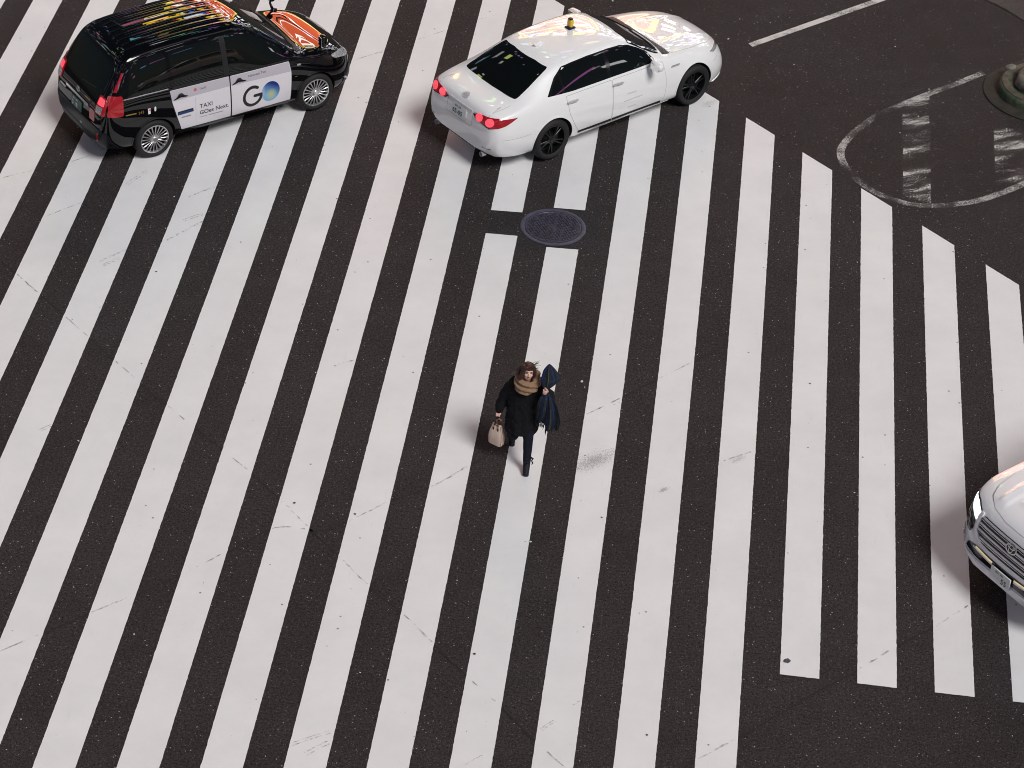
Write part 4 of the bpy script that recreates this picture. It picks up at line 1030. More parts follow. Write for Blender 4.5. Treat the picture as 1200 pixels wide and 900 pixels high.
    bm = bmesh.new(); rbox(bm, co+Vector((0, .0, .158)), (.06, .07, .022), .010, 2); bmobj('lamp_cap', bm, M['lamp_navy'], lamp)
    co, n = c.hit('T', (-1.05, 0))
    bm = bmesh.new(); rbox(bm, co+Vector((0, 0, .02)), (.16, .035, .055), .015, 3, None, taper=lambda v: Vector((v.x-(.03 if v.z > 0 else 0), v.y, v.z))); bmobj('antenna', bm, M['white_paint'], c.root)
    bm = bmesh.new(); rbox(bm, (0, 0, .25), (4.2, 1.2, .14), .03, 2); bmobj('underbody', bm, M['well'], c.root)
    for x in (-1.425, 1.425):
        for sd in (-1, 1): add_wheel(c, x, sd*.790, .338, .245, .225, 'black', sd, .3*x)
    return c

# ---------------------------------------------------------------- white off-road car, only its right front corner is in view
def build_suv():
    cur = dict(
        zt=[(-2.58, .80), (-2.56, 1.1), (-2.50, 1.4), (-2.38, 1.70), (-2.25, 1.84), (-1.8, 1.91), (-.5, 1.925), (.1, 1.89), (.3, 1.82), (.6, 1.62), (.95, 1.36), (1.08, 1.315), (1.3, 1.29), (1.8, 1.265), (2.08, 1.22), (2.20, 1.165), (2.27, 1.085), (2.32, .96), (2.36, .80), (2.39, .66)],
        zr=[(-2.58, .74), (-2.56, 1.02), (-2.50, 1.33), (-2.38, 1.62), (-2.25, 1.76), (-1.8, 1.83), (-.5, 1.845), (.05, 1.81), (.3, 1.70), (.6, 1.50), (.9, 1.33), (1.05, 1.275), (1.3, 1.255), (1.8, 1.23), (2.08, 1.17), (2.20, 1.105), (2.27, 1.02), (2.32, .90), (2.36, .75), (2.39, .61)],
        zs=[(-2.58, .70), (-2.56, .96), (-2.50, 1.15), (-2.3, 1.25), (-1.8, 1.27), (0, 1.25), (.9, 1.235), (1.3, 1.22), (1.8, 1.19), (2.08, 1.115), (2.20, 1.04), (2.27, .955), (2.32, .84), (2.36, .70), (2.39, .57)],
        zb=[(-2.58, .50), (-2.4, .40), (-1.8, .34), (1.7, .34), (2.15, .35), (2.3, .365), (2.36, .375), (2.39, .39)],
        wm=[(-2.58, .70), (-2.55, .84), (-2.45, .93), (-2.2, .975), (-1.4, .99), (0, .985), (1.4, .995), (1.75, 1.0), (1.95, .99), (2.1, .955), (2.2, .895), (2.28, .80), (2.34, .67), (2.39, .47)],
        wb=[(-2.58, .66), (-2.55, .79), (-2.45, .88), (-2.2, .92), (-1.4, .935), (0, .93), (1.4, .965), (1.75, .965), (1.95, .94), (2.1, .88), (2.2, .80), (2.28, .70), (2.34, .58), (2.39, .42)],
        wr=[(-2.58, .6), (-2.55, .70), (-2.45, .74), (-2.2, .74), (0, .73), (.3, .73), (.6, .76), (.9, .80), (1.08, .87), (1.4, .87), (1.75, .86), (1.95, .82), (2.1, .75), (2.2, .67), (2.28, .57), (2.34, .44), (2.39, .30)],
        ws=[(-2.58, .6), (-2.4, .86), (-2, .93), (1.6, .93), (2.0, .92), (2.15, .86), (2.28, .74), (2.39, .44)])
    xs = [-2.58, -2.572, -2.55, -2.5, -2.43, -2.34, -2.2, -1.9, -1.5, -1.1, -.6, -.2, .08, .25, .42, .62, .82, .98, 1.08, 1.2, 1.4, 1.6, 1.78, 1.92, 2.04, 2.13, 2.20, 2.26, 2.31, 2.345, 2.372, 2.39]
    c = Car('suv', 'white off-road car with lit headlight and chrome grille at the picture edge', 'suv', (14.266, 24.466, .008), -139.5, cur, xs, M['white_suv'], ((-1.425, .40), (1.45, .40)), .44)
    zr = lambda x: pl(cur['zr'], x); zs = lambda x: pl(cur['zs'], x)
    c.patch('windscreen', 'F', rounded([(-.80, 1.31), (0, 1.34), (.80, 1.31), (.70, 1.76), (0, 1.82), (-.70, 1.76)], .05), .003, M['glass_front'])
    c.patch('rear_window', 'B', rounded([(-.72, 1.25), (.72, 1.25), (.66, 1.70), (-.66, 1.70)], .06), .003, M['glass'])
    fw = [(-.18, 1.28), (.82, 1.245)]+[(x, zr(x)-.04) for x in (.78, .6, .4, .25, .05)]+[(-.18, 1.79)]
    rw = [(-1.15, 1.30), (-.28, 1.28), (-.28, 1.79), (-1.15, 1.78)]
    qw = [(-2.15, 1.32), (-1.25, 1.30), (-1.25, 1.78), (-2.05, 1.75)]
    doorF = [(-.23, 1.25), (.86, 1.20), (.90, .8), (.86, .40), (-.23, .40)]; doorR = [(-1.2, 1.27), (-.25, 1.25), (-.25, .40), (-.85, .40), (-1.0, .75), (-1.2, .9)]
    for md in ('R', 'L'):
        for q in (fw, rw, qw): c.patch('side_window', md, rounded(q, .03), .003, M['glass'])
        for D, x in ((doorF, -.12), (doorR, -1.08)):
            c.line('panel_gap', md, rounded(D, .04), .010, .0008, M['gap_white'], closed=True)
            o = c.patch('door', md, shrink(rounded(D, .04), .004), .002, M['white_suv'])
            c.patch('handle', md, rounded([(x-.1, 1.08), (x+.1, 1.08), (x+.1, 1.11), (x-.1, 1.11)], .012), .03, M['satin'], o, depth=-.016, step=.03)
        for ax in (-1.425, 1.45):
            c.line('wheel_arch', md, [(ax+.455*math.cos(R(a)), .40+.455*math.sin(R(a))) for a in range(-4, 185, 5)], .05, .012, M['white_suv'])
        c.patch('running_board', md, [(-.9, .36), (.9, .36), (.9, .42), (-.9, .42)], .04, M['trim_black'])
        c.patch('tail_light', md, rounded([(-2.5, .95), (-2.25, .95), (-2.25, 1.2), (-2.5, 1.2)], .03), .01, M['lens_red'])
    for sg in (-1, 1):
        bm = bmesh.new(); rbox(bm, (.72, sg*1.10, 1.30), (.15, .22, .20), .06, 4); mr = bmobj('mirror', bm, M['white_suv'], c.root)
        bm = bmesh.new(); tube(bm, [(.74, sg*.90, 1.24), (.73, sg*1.05, 1.25)], .035, 8); bmobj('mirror_foot', bm, M['trim_black'], mr)
    # bonnet: flat centre, two raised shoulders with a soft fold
    hood = rounded([(1.16, -.80), (1.10, -.4), (1.09, 0), (1.10, .4), (1.16, .80), (1.6, .785), (1.92, .735), (2.08, .655), (2.17, .52), (2.22, .28), (2.225, 0), (2.22, -.28), (2.17, -.52), (2.08, -.655), (1.92, -.735), (1.6, -.785)], .03)
    def sm(a, b, v): v = min(1, max(0, (v-a)/(b-a))); return v*v*(3-2*v)
    def hd(p):
        y = abs(p.y); e = sm(.40, .46, y)*(1-.35*sm(.46, .72, y)); front = 1-sm(2.02, 2.16, p.x); scoop = (1-sm(.30, .38, y))*(1-sm(1.86, 1.98, p.x))
        ridge = max(0, 1-abs(y-.53-.05*(1-p.x+1.0))/.045)
        return .030*e*front+.022*scoop+.016*ridge*front
    c.line('panel_gap', 'T', hood, .010, .001, M['gap_white'], closed=True)
    c.patch('bonnet', 'T', shrink(hood, .004), .003, M['white_suv'], disp=hd, step=.022)
    # grille: black field, satin frame, pairs of bright bars, ring emblem
    gr = c.patch('grille', 'F', rounded([(-.43, .73), (.43, .73), (.56, .84), (.585, 1.01), (.55, 1.045), (-.55, 1.045), (-.585, 1.01), (-.56, .84)], .03), .010, M['gloss_black'])
    c.line('grille_frame', 'F', [(-.60, 1.06), (-.618, .99), (-.610, .90), (-.585, .83), (-.53, .765), (-.45, .725), (-.3, .713), (0, .71), (.3, .713), (.45, .725), (.53, .765), (.585, .83), (.610, .90), (.618, .99), (.60, 1.06)], .046, .022, M['white_suv'], gr)
    for z in (1.025, .950, .875, .800):
        w = .56 if z > .84 else .49
        c.line('grille_bar', 'F', [(-w, z), (0, z), (w, z)], .020, .026, M['satin'], gr)
        c.line('grille_edge', 'F', [(-w, z-.028), (0, z-.028), (w, z-.028)], .007, .022, M['chrome'], gr)
    e = c.patch('emblem', 'F', circle(0, .965, .088, 36, .062), .036, M['chrome'], depth=-.012, step=.03)
    c.patch('emblem_face', 'F', circle(0, .965, .072, 32, .048), .0365, M['gloss_black'], e, depth=.001, step=.03)
    def ring(cx, cz, rx, rz, w, off): c.line('emblem_ring', 'F', circle(cx, cz, rx, 28, rz), w, off, M['chrome'], e, closed=True, step=.02)
    ring(0, .965, .030, .044, .010, .040); ring(0, .985, .052, .020, .010, .040)
    for sg in (-1, 1):
        y = lambda v: sg*v
        md = 'R' if sg < 0 else 'L'
        hl = c.patch('headlight', 'F', rounded([(y(.615), .955), (y(.64), 1.04), (y(.76), 1.09), (y(.90), 1.095), (y(.925), 1.05), (y(.86), 1.01), (y(.74), .96), (y(.67), .925)], .02), .010, M['head_lit'], step=.03)
        c.line('headlight_trim', 'F', [(y(.61), .95), (y(.635), 1.05), (y(.76), 1.103), (y(.91), 1.11)], .014, .012, M['gloss_black'], hl)
        vt = c.patch('side_vent', 'F', rounded([(y(.665), .905), (y(.76), .945), (y(.885), .99), (y(.89), .87), (y(.80), .74), (y(.70), .73), (y(.66), .80)], .02), .010, M['gloss_black'], step=.03)
        for k in range(3): c.line('vent_slat', 'F', [(y(.68), .88-.05*k), (y(.86), .93-.06*k)], .008, .014, M['trim_black'], vt)
        fg = c.patch('fog_lamp', 'F', rounded([(y(.76), .49), (y(.86), .50), (y(.925), .57), (y(.93), .66), (y(.85), .66), (y(.77), .58)], .02), .012, M['lens_clear'], step=.03)
        c.patch('bulb', 'F', circle(y(.85), .575, .035, 16), .018, M['chrome'], fg, step=.02)
        c.line('running_lamp', 'F', [(y(.50), .655), (y(.19), .640)], .016, .020, M['drl'])
        c.line('running_lamp_trim', 'F', [(y(.54), .638), (y(.19), .617)], .018, .022, M['satin'])
    it = c.patch('lower_intake', 'F', rounded([(-.70, .53), (.70, .53), (.66, .62), (.5, .665), (-.5, .665), (-.66, .62)], .02), .010, M['gloss_black'])
    c.patch('bumper_lip', 'F', rounded([(-.72, .435), (-.55, .425), (-.3, .42), (.3, .42), (.55, .425), (.72, .435), (.72, .50), (.55, .50), (.3, .50), (-.3, .50), (-.55, .50), (-.72, .50)], .02), .024, M['white_suv'])
    npl = c.patch('number_plate', 'F', [(-.165, .475), (.165, .475), (.165, .64), (-.165, .64)], .045, M['plate_white'], depth=-.03)
    c.text('lettering', 'F', '55', .02, .490, .105, M['ink_green'], npl, off=.048, bold=.015, sx=.95)
    c.text('lettering', 'F', '・・', -.115, .50, .055, M['ink_green'], npl, off=.048); c.text('lettering', 'F', '品川 300', -.09, .592, .036, M['ink_green'], npl, off=.048, bold=.01)
    bm = bmesh.new(); rbox(bm, (0, 0, .45), (4.3, 1.3, .18), .03, 2); bmobj('underbody', bm, M['well'], c.root)
    for x in (-1.425, 1.45):
        for sd in (-1, 1): add_wheel(c, x, sd*.845, .392, .255, .265, 'silver', sd, .2*x)
    return c
build_taxi(); build_sedan(); build_suv()

# ------------------------------------------------------------------ the walking person, with what she carries
def build_person():
    root = empty('person', (6.53, 24.78, .008), 0)
    tag(root, 'person in black coat and thick camel scarf walking across the stripes', 'person')
    V = Vector
    head = V((-.030, -.062, 1.462)); Rh = Matrix.Rotation(R(16), 3, 'Z') @ Matrix.Rotation(R(-15), 3, 'X') @ Matrix.Rotation(R(8), 3, 'Y') @ Matrix.Scale(.93, 3)
    H = lambda x, y, z: head+Rh @ V((x, y, z))
    lhand = V((.215, -.205, 1.315)); rhand = V((-.375, -.02, .775))
    # skin: one continuous figure
    bm = bmesh.new()
    ell(bm, H(0, .010, .022), (.074, .090, .088), Rh); ell(bm, H(0, -.018, -.03), (.058, .066, .078), Rh); ell(bm, H(0, -.048, -.068), (.028, .026, .026), Rh)
    cap(bm, H(0, -.082, -.006), H(0, -.098, -.030), .010, .014)
    for s in (-1, 1):
        ell(bm, H(s*.074, .012, -.015), (.012, .022, .03), Rh, 2); ell(bm, H(s*.034, -.056, -.028), (.024, .022, .022), Rh, 2); ell(bm, H(s*.03, -.068, .028), (.026, .016, .010), Rh, 2)
    chain(bm, [H(0, .02, -.06), V((-.045, .0, 1.30)), V((-.05, .0, 1.22))], [.050, .052, .07])
    ell(bm, (-.05, .0, 1.13), (.135, .085, .15)); ell(bm, (-.05, .02, .86), (.135, .095, .13)); cap(bm, (-.05, .01, 1.1), (-.05, .015, .9), .10, .10)
    chain(bm, [(-.19, .01, 1.225), (-.305, .045, .985), (-.362, -.005, .80), rhand+V((.002, .002, -.02))], [.050, .038, .024, .026])
    chain(bm, [(.095, .01, 1.225), (.265, .015, 1.045), (.225, -.165, 1.255), lhand], [.050, .038, .027, .030])
    chain(bm, [(.01, .02, .80), (.032, -.125, .455), (.040, -.195, .10), (.044, -.27, .04)], [.082, .054, .036, .032])
    chain(bm, [(-.115, .02, .80), (-.165, -.085, .46), (-.195, .20, .20), (-.195, .235, .07)], [.082, .054, .036, .032])
    # fingers: right hand hooked down round the bag handles, left fist closed on the plaid cloth
    for k in range(4):
        o = V((-.020+.0135*k, -.026, -.030-.003*abs(k-1.5)))
        b = rhand+o; chain(bm, [b, b+V((0, -.012, -.034)), b+V((0, .014, -.050)), b+V((0, .030, -.034))], [.0085, .008, .0075, .0065])
    chain(bm, [rhand+V((.026, -.01, -.01)), rhand+V((.032, -.03, -.035)), rhand+V((.015, -.036, -.055))], [.011, .0095, .008])
    for k in range(4):
        b = lhand+V((-.026, -.020, .020-.0165*k)); L = (1, 1.1, 1.05, .85)[k]
        chain(bm, [b, b+V((.000, -.028*L, .003)), b+V((.030*L, -.036*L, 0)), b+V((.042*L, -.012, -.002))], [.0095, .009, .0085, .007])
    chain(bm, [lhand+V((-.012, -.008, .034)), lhand+V((.0, -.034, .046)), lhand+V((.024, -.046, .036))], [.012, .010, .008])
    blob('body', bm, M['skin'], root, .0048, 3)
    for s in (-1, 1):
        bm = bmesh.new(); ell(bm, H(s*.030, -.0795, .008), (.0135, .006, .0055), Rh, 2); bmobj('eye', bm, M['eye'], root, angle=None)
        bm = bmesh.new(); tube(bm, [H(s*.013, -.088, .026), H(s*.030, -.089, .033), H(s*.046, -.078, .028)], [.003, .0042, .002], 6); bmobj('eyebrow', bm, M['hair'], root)
    bm = bmesh.new(); ell(bm, H(0, -.084, -.054), (.020, .008, .0075), Rh, 2); bmobj('mouth', bm, M['lips'], root, angle=None)
    # hair: cap, back and side locks, strands lifted by the wind
    bm = bmesh.new()
    ell(bm, H(0, .022, .045), (.094, .100, .088), Rh); ell(bm, H(0, .060, -.02), (.090, .062, .10), Rh)
    ell(bm, H(-.062, -.012, .05), (.045, .068, .052), Rh); ell(bm, H(.058, -.006, .054), (.042, .062, .046), Rh)
    chain(bm, [H(-.072, -.045, .045), H(-.088, -.045, -.02), H(-.092, -.035, -.085)], [.034, .030, .024])
    chain(bm, [H(-.00, -.055, .098), H(-.050, -.066, .070), H(-.080, -.056, .010)], [.028, .022, .018])
    chain(bm, [H(.075, -.022, .045), H(.090, -.012, -.015), H(.088, -.0, -.07)], [.028, .024, .018])
    chain(bm, [H(-.02, -.05, .100), H(.03, -.054, .094), H(.070, -.035, .060)], [.026, .020, .018])
    chain(bm, [H(-.07, .05, .05), H(-.11, .05, -.0), H(-.13, .03, -.05)], [.04, .035, .022])
    def hf(p, n):
        return p+n*(.004*noise.noise(V((p.x*80, p.y*50, p.z*10)))+.003*noise.noise(p*24))
    hair = blob('hair', bm, M['hair'], root, .006, 3, hf)
    bm = bmesh.new(); rr = random.Random(4)
    for k in range(26):
        a = H(rr.uniform(.02, .095), rr.uniform(-.03, .08), rr.uniform(.0, .11)); d = V((rr.uniform(.03, .07), rr.uniform(-.02, .03), rr.uniform(-.01, .055)))
        tube(bm, [a, a+d*.5+V((0, 0, rr.uniform(-.01, .012))), a+d*rr.uniform(.8, 1.25)], [.0035, .0028, .001], 5)
    for k in range(10):
        a = H(rr.uniform(-.09, -.05), rr.uniform(-.06, .05), rr.uniform(-.06, .05)); d = V((rr.uniform(-.03, .01), rr.uniform(-.02, .02), rr.uniform(-.06, -.02)))
        tube(bm, [a, a+d*.5, a+d], [.0035, .003, .001], 5)
    bmobj('strands', bm, M['hair'], hair)
    # coat with sleeves
    bm = bmesh.new()
    prof = [(1.30, .085, .075, -.045, .0), (1.265, .165, .105, -.048, .0), (1.20, .205, .130, -.05, .0), (1.08, .208, .138, -.058, .0), (.95, .208, .145, -.064, .0), (.80, .210, .155, -.068, .0), (.66, .212, .165, -.070, -.01), (.54, .212, .175, -.072, -.015), (.505, .208, .172, -.072, -.015)]
    seg = 40; rings = []
    for z, rx, ry, cx, cy in prof:
        rings.append([bm.verts.new((cx+rx*math.cos(t), cy+ry*math.sin(t), z+(.018*math.sin(3*t+1) if z < .6 else 0))) for t in [2*math.pi*k/seg for k in range(seg)]])
    for a, b in zip(rings, rings[1:]):
        for k in range(seg): bm.faces.new((a[k], a[(k+1) % seg], b[(k+1) % seg], b[k]))
    bm.faces.new(rings[0][::-1]); bm.faces.new(rings[-1])
    chain(bm, [(-.185, .01, 1.215), (-.245, .030, 1.11), (-.305, .045, .985), (-.338, .020, .89), (-.368, -.006, .800)], [.082, .086, .082, .072, .062])
    chain(bm, [(.090, .01, 1.215), (.185, .012, 1.13), (.268, .015, 1.045), (.250, -.075, 1.15), (.228, -.150, 1.240)], [.078, .074, .068, .062, .058])
    ell(bm, (-.045, .05, 1.27), (.16, .07, .05))
    def cf(p, n):
        f = .012*noise.noise(V((p.x*14, p.y*14, p.z*7)))+.006*noise.noise(p*30)+.004*math.sin(p.z*42+p.x*9)*min(1, abs(p.x+.05)/.16)
        if p.z < 1.0: f += .008*math.sin(math.atan2(p.y, p.x+.07)*7+p.z*4)*min(1, (1.0-p.z)*2.2)
        return p+n*f
    coat = blob('coat', bm, M['coat'], root, .0095, 5, cf)
    bm = bmesh.new()
    for z in (1.12, 1.0, .88, .76, .64):
        g = bmesh.ops.create_uvsphere(bm, u_segments=12, v_segments=6, radius=.011)
        yy = -.136-(1.12-z)*.075
        for v in g['verts']: v.co = V((v.co.x, v.co.y*.5, v.co.z))+V((-.03, yy, z))
    bmobj('button', bm, M['boot'], coat)
    # trousers
    bm = bmesh.new()
    chain(bm, [(.01, .02, .80), (.022, -.06, .62), (.034, -.128, .455), (.038, -.170, .28), (.040, -.195, .19)], [.098, .083, .066, .055, .050])
    chain(bm, [(-.115, .02, .80), (-.140, -.04, .62), (-.168, -.088, .462), (-.180, .05, .33), (-.195, .17, .225)], [.100, .090, .078, .060, .050])
    ell(bm, (-.05, .025, .82), (.15, .11, .10))
    blob('trousers', bm, M['denim'], root, .0085, 4, lambda p, n: p+n*(.005*noise.noise(V((p.x*25, p.y*25, p.z*16)))))
    # boots
    def boot(ank, toe, up, heel):
        bm = bmesh.new()
        ank, toe, up, heel = V(ank), V(toe), V(up), V(heel)
        chain(bm, [up, up.lerp(ank, .5), ank], [.054, .052, .046]); chain(bm, [ank, ank.lerp(toe, .55)+V((0, 0, -.006)), toe], [.046, .044, .036]); chain(bm, [ank, heel], [.046, .040])
        fx = toe-heel; side = fx.cross(V((0, 0, 1))).normalized()
        for t in (0, .25, .5, .75, 1.): cap(bm, heel.lerp(toe, t)-side*.016+V((0, 0, -.018)), heel.lerp(toe, t)+side*.016+V((0, 0, -.018)), .026, .026)
        o = blob('boot', bm, M['boot'], root, .0075, 4)
        for k, t in enumerate((.18, .4, .62)):
            p = up.lerp(ank, t+.3); bm = bmesh.new()
            d = (toe-heel).normalized()
            q = p+d*.05; tube(bm, [q-side*.022, q+d*.006+V((0, 0, .006)), q+side*.022], .005, 6); bmobj('lace', bm, M['trim_black'], o)
        return o
    b1 = boot((.041, -.205, .105), (.046, -.320, .040), (.038, -.185, .215), (.040, -.165, .045))
    bm = bmesh.new(); tube(bm, [(.085, -.20, .215), (.115, -.21, .205), (.10, -.21, .17), (.118, -.215, .14), (.105, -.22, .115)], [.012, .014, .008, .010, .004], 7); bmobj('tassel', bm, M['boot'], b1)
    boot((-.197, .205, .185), (-.198, .235, .055), (-.194, .150, .245), (-.197, .265, .165))
    # thick scarf wound round the neck
    bm = bmesh.new()
    def loop(cz, rx, ry, tr, tilt, cx, cy, ph, seg=44):
        pts = []
        for k in range(seg+1):
            t = 2*math.pi*k/seg
            y = ry*math.sin(t); pts.append((cx+rx*math.cos(t), cy+y, cz+tilt*y+.012*math.sin(2*t+ph)))
        tube(bm, pts, [tr*(1+.14*math.sin(3*2*math.pi*k/seg+ph)) for k in range(seg+1)], 12)
    loop(1.345, .118, .100, .044, .32, -.032, -.030, 0.)
    loop(1.305, .118, .105, .050, .46, -.033, -.040, 1.7)
    loop(1.275, .100, .098, .050, .60, -.030, -.052, 3.1)
    ell(bm, (-.022, -.140, 1.245), (.075, .040, .055)); ell(bm, (-.03, .03, 1.30), (.12, .07, .06))
    def sf(p, n):
        a = math.atan2(p.y+.03, p.x+.03)
        return p+n*(.010*math.sin(a*3+p.z*95)+.006*noise.noise(p*35))
    blob('scarf', bm, M['scarf'], root, .0075, 2, sf)

    # ---- tote bag in her right hand
    bag = empty('tote_bag', (6.53-.378, 24.78-.02, .25))
    tag(bag, 'pale pink canvas tote bag with dark handles in the hand of the person', 'bag')
    bm = bmesh.new()
    # body: tapered box, soft sides; long side turned to the walker's path
    W0, W1, D0, D1, Hh = .158, .112, .100, .030, .300
    nx, nz = 10, 10
    Rb = Matrix.Rotation(R(62), 3, 'Z')
    def P(u, w, z):  # u -1..1 along width, w -1..1 depth
        t = z/Hh; wd = W0*.5*(1-t)+W1*.5*t+.016*math.sin(math.pi*min(1, t*1.1)); dp = D0*.5*(1-t)+D1*.5*t+.018*math.sin(math.pi*t)
        a = abs(u)**6
        return Rb @ V((w*dp*(1-.25*a), u*wd*1.15, z-.012*(1-abs(u))*(t > .95)))
    ringsb = []
    per = [(u, -1) for u in [-1+2*k/8 for k in range(9)]]+[(1, w) for w in (-.5, 0, .5)]+[(u, 1) for u in [1-2*k/8 for k in range(9)]]+[(-1, w) for w in (.5, 0, -.5)]
    for j in range(nz+1):
        ringsb.append([bm.verts.new(P(u, w, Hh*j/nz)) for u, w in per])
    for a, b in zip(ringsb, ringsb[1:]):
        for k in range(len(per)): bm.faces.new((a[k], a[(k+1) % len(per)], b[(k+1) % len(per)], b[k]))
    bm.faces.new(ringsb[0][::-1]); bm.faces.new(ringsb[-1])
    bmobj('bag_body', bm, M['canvas'], bag, angle=50)
    for (u, w) in ((-1, -1), (1, -1), (-1, 1), (1, 1), (-1, 0), (1, 0)):
        bm = bmesh.new(); tube(bm, [P(u*1.005, w*1.01, Hh*j/10) for j in range(11)], .0032 if w else .0022, 6); bmobj('piping', bm, M['bag_seam'], bag)
    for w in (-1, 1):
        bm = bmesh.new()
        a0 = P(-.45, w, Hh*.93); a1 = P(.45, w, Hh*.93); top = V((0.004, .0, .475))
        pts = []
        for k in range(13):
            t = k/12; p = a0.lerp(a1, t); h = math.sin(math.pi*t)**.6
            pts.append(p.lerp(V((p.x*.2, p.y*.55, p.z)), h)+V((0, 0, .205*h)))
        tube(bm, pts, .0085, 8); bmobj('handle', bm, M['handle'], bag)
        for u in (-.45, .45):
            bm = bmesh.new(); q = P(u, w*1.1, Hh*.92)
            ell(bm, q, (.013, .010, .02), Rb, 2); bmobj('handle_ring', bm, M['gold'], bag, angle=None)
            bm = bmesh.new(); q2 = P(u, w*1.08, Hh*.82); rbox(bm, q2, (.008, .022, .05), .003, 1, Rb); bmobj('handle_tab', bm, M['handle'], bag)
    bm = bmesh.new(); tube(bm, [V((.03, -.02, .36)), V((.05, -.035, .40)), V((.02, -.045, .43)), V((-.01, -.04, .40)), V((.0, -.035, .34))], [.010, .013, .014, .012, .006], 8); bmobj('twilly', bm, M['bag_seam'], bag)

    # ---- plaid shawl held in her left hand
    sh = empty('plaid_shawl', (6.53+.23, 24.78-.20, 1.31))
    tag(sh, 'navy and green plaid shawl with fringe bunched in the hand of the person', 'shawl')
    O = V((.23, -.20, 1.31))
    def surf(name, fn, nu, nv, thick, uvs):
        Vv = []; F = []; UV = []
        for i in range(nu+1):
            for j in range(nv+1):
                u, v = i/nu, j/nv; Vv.append(fn(u, v)-O); UV.append((u*uvs[0], v*uvs[1]))
        for i in range(nu):
            for j in range(nv): a = i*(nv+1)+j; F.append((a, a+nv+1, a+nv+2, a+1))
        o = mesh(name, Vv, F, M['plaid'], sh)
        uv = o.data.uv_layers.new(name='UVMap')
        for l in o.data.loops: uv.data[l.index].uv = UV[l.vertex_index]
        m = o.modifiers.new('t', 'SOLIDIFY'); m.thickness = thick; m.offset = 0
        m = o.modifiers.new('s', 'SUBSURF'); m.levels = m.render_levels = 1
        return bake(o)
    def upper(u, v):
        # a closed leaf-like pouch that opens upward out of the fist
        a = 2*math.pi*u; w = [(0, .020), (.15, .048), (.35, .078), (.6, .098), (.8, .075), (.93, .035), (1, .006)]
        r = pl(w, v)*(1+.20*math.sin(4*a+2*v)+.07*math.sin(9*a))
        c = V((.222, -.195, 1.325)).lerp(V((.262, -.14, 1.48)), min(1, v*1.5)) if v < .667 else V((.262, -.14, 1.48)).lerp(V((.232, -.105, 1.655)), (v-.667)*3)
        return c+V((math.cos(a)*r, math.sin(a)*r*.55, math.sin(a)*r*.25))
    surf('shawl_top', upper, 40, 16, .006, (.42, .34))
    def lower(u, v):
        # hangs from the fist over the forearm in folds
        t = u-.5
        top = V((.225+t*.05, -.215+.05*abs(t), 1.30)); spread = pl([(0, .06), (.12, .17), (.35, .275), (.7, .31), (1, .29)], v)
        L = .60-.10*abs(t)+(.06 if t > 0 else -.03)*v
        fold = (math.sin(u*math.pi*5+1.6*v)*.030+math.sin(u*math.pi*11+2*v)*.010)*min(1, v*2.5)
        x = .225+.040*math.sin(math.pi*min(1, v*.8))+t*spread*1.05+.016*math.sin(v*3+u*4)
        y = -.225-.035*math.sin(math.pi*min(1, v*1.1))+.085*v*v+fold*.8+.12*t*t*v
        return V((x, y, 1.30-L*v-.03*math.sin(v*math.pi)))
    surf('shawl_drape', lower, 46, 24, .007, (.46, .60))
    bm = bmesh.new(); rr = random.Random(11)
    for k in range(34):
        u = (k+.5)/34; p = lower(u, .995)-O; d = V((rr.uniform(-.015, .015), rr.uniform(-.02, .02), -rr.uniform(.05, .095)))
        tube(bm, [p+V((0, 0, .006)), p+d*.5+V((rr.uniform(-.006, .006), 0, 0)), p+d], [.0045, .005, .0025], 5)
    bmobj('fringe', bm, M['fringe'], sh)
build_person()

# ------------------------------------------------------------------ camera
C0 = Vector((8.20910434, 0., 20.22565866))
Rx = Vector((0.99210766, 0.11486477, 0.05028397)); Ux = Vector((-0.10962822, 0.59995386, 0.79248786)); Fx = Vector((-0.06086087, 0.79174582, -0.60781124))
cd = bpy.data.cameras.new('camera'); cam = bpy.data.objects.new('camera', cd); COL.objects.link(cam)
cam.matrix_world = Matrix(((Rx.x, Ux.x, -Fx.x, C0.x), (Rx.y, Ux.y, -Fx.y, C0.y), (Rx.z, Ux.z, -Fx.z, C0.z), (0, 0, 0, 1)))
cd.sensor_fit = 'HORIZONTAL'; cd.sensor_width = 36.; cd.lens = 2931.823/1200*36.; cd.clip_end = 2000.; cd.clip_start = .5
SC.camera = cam

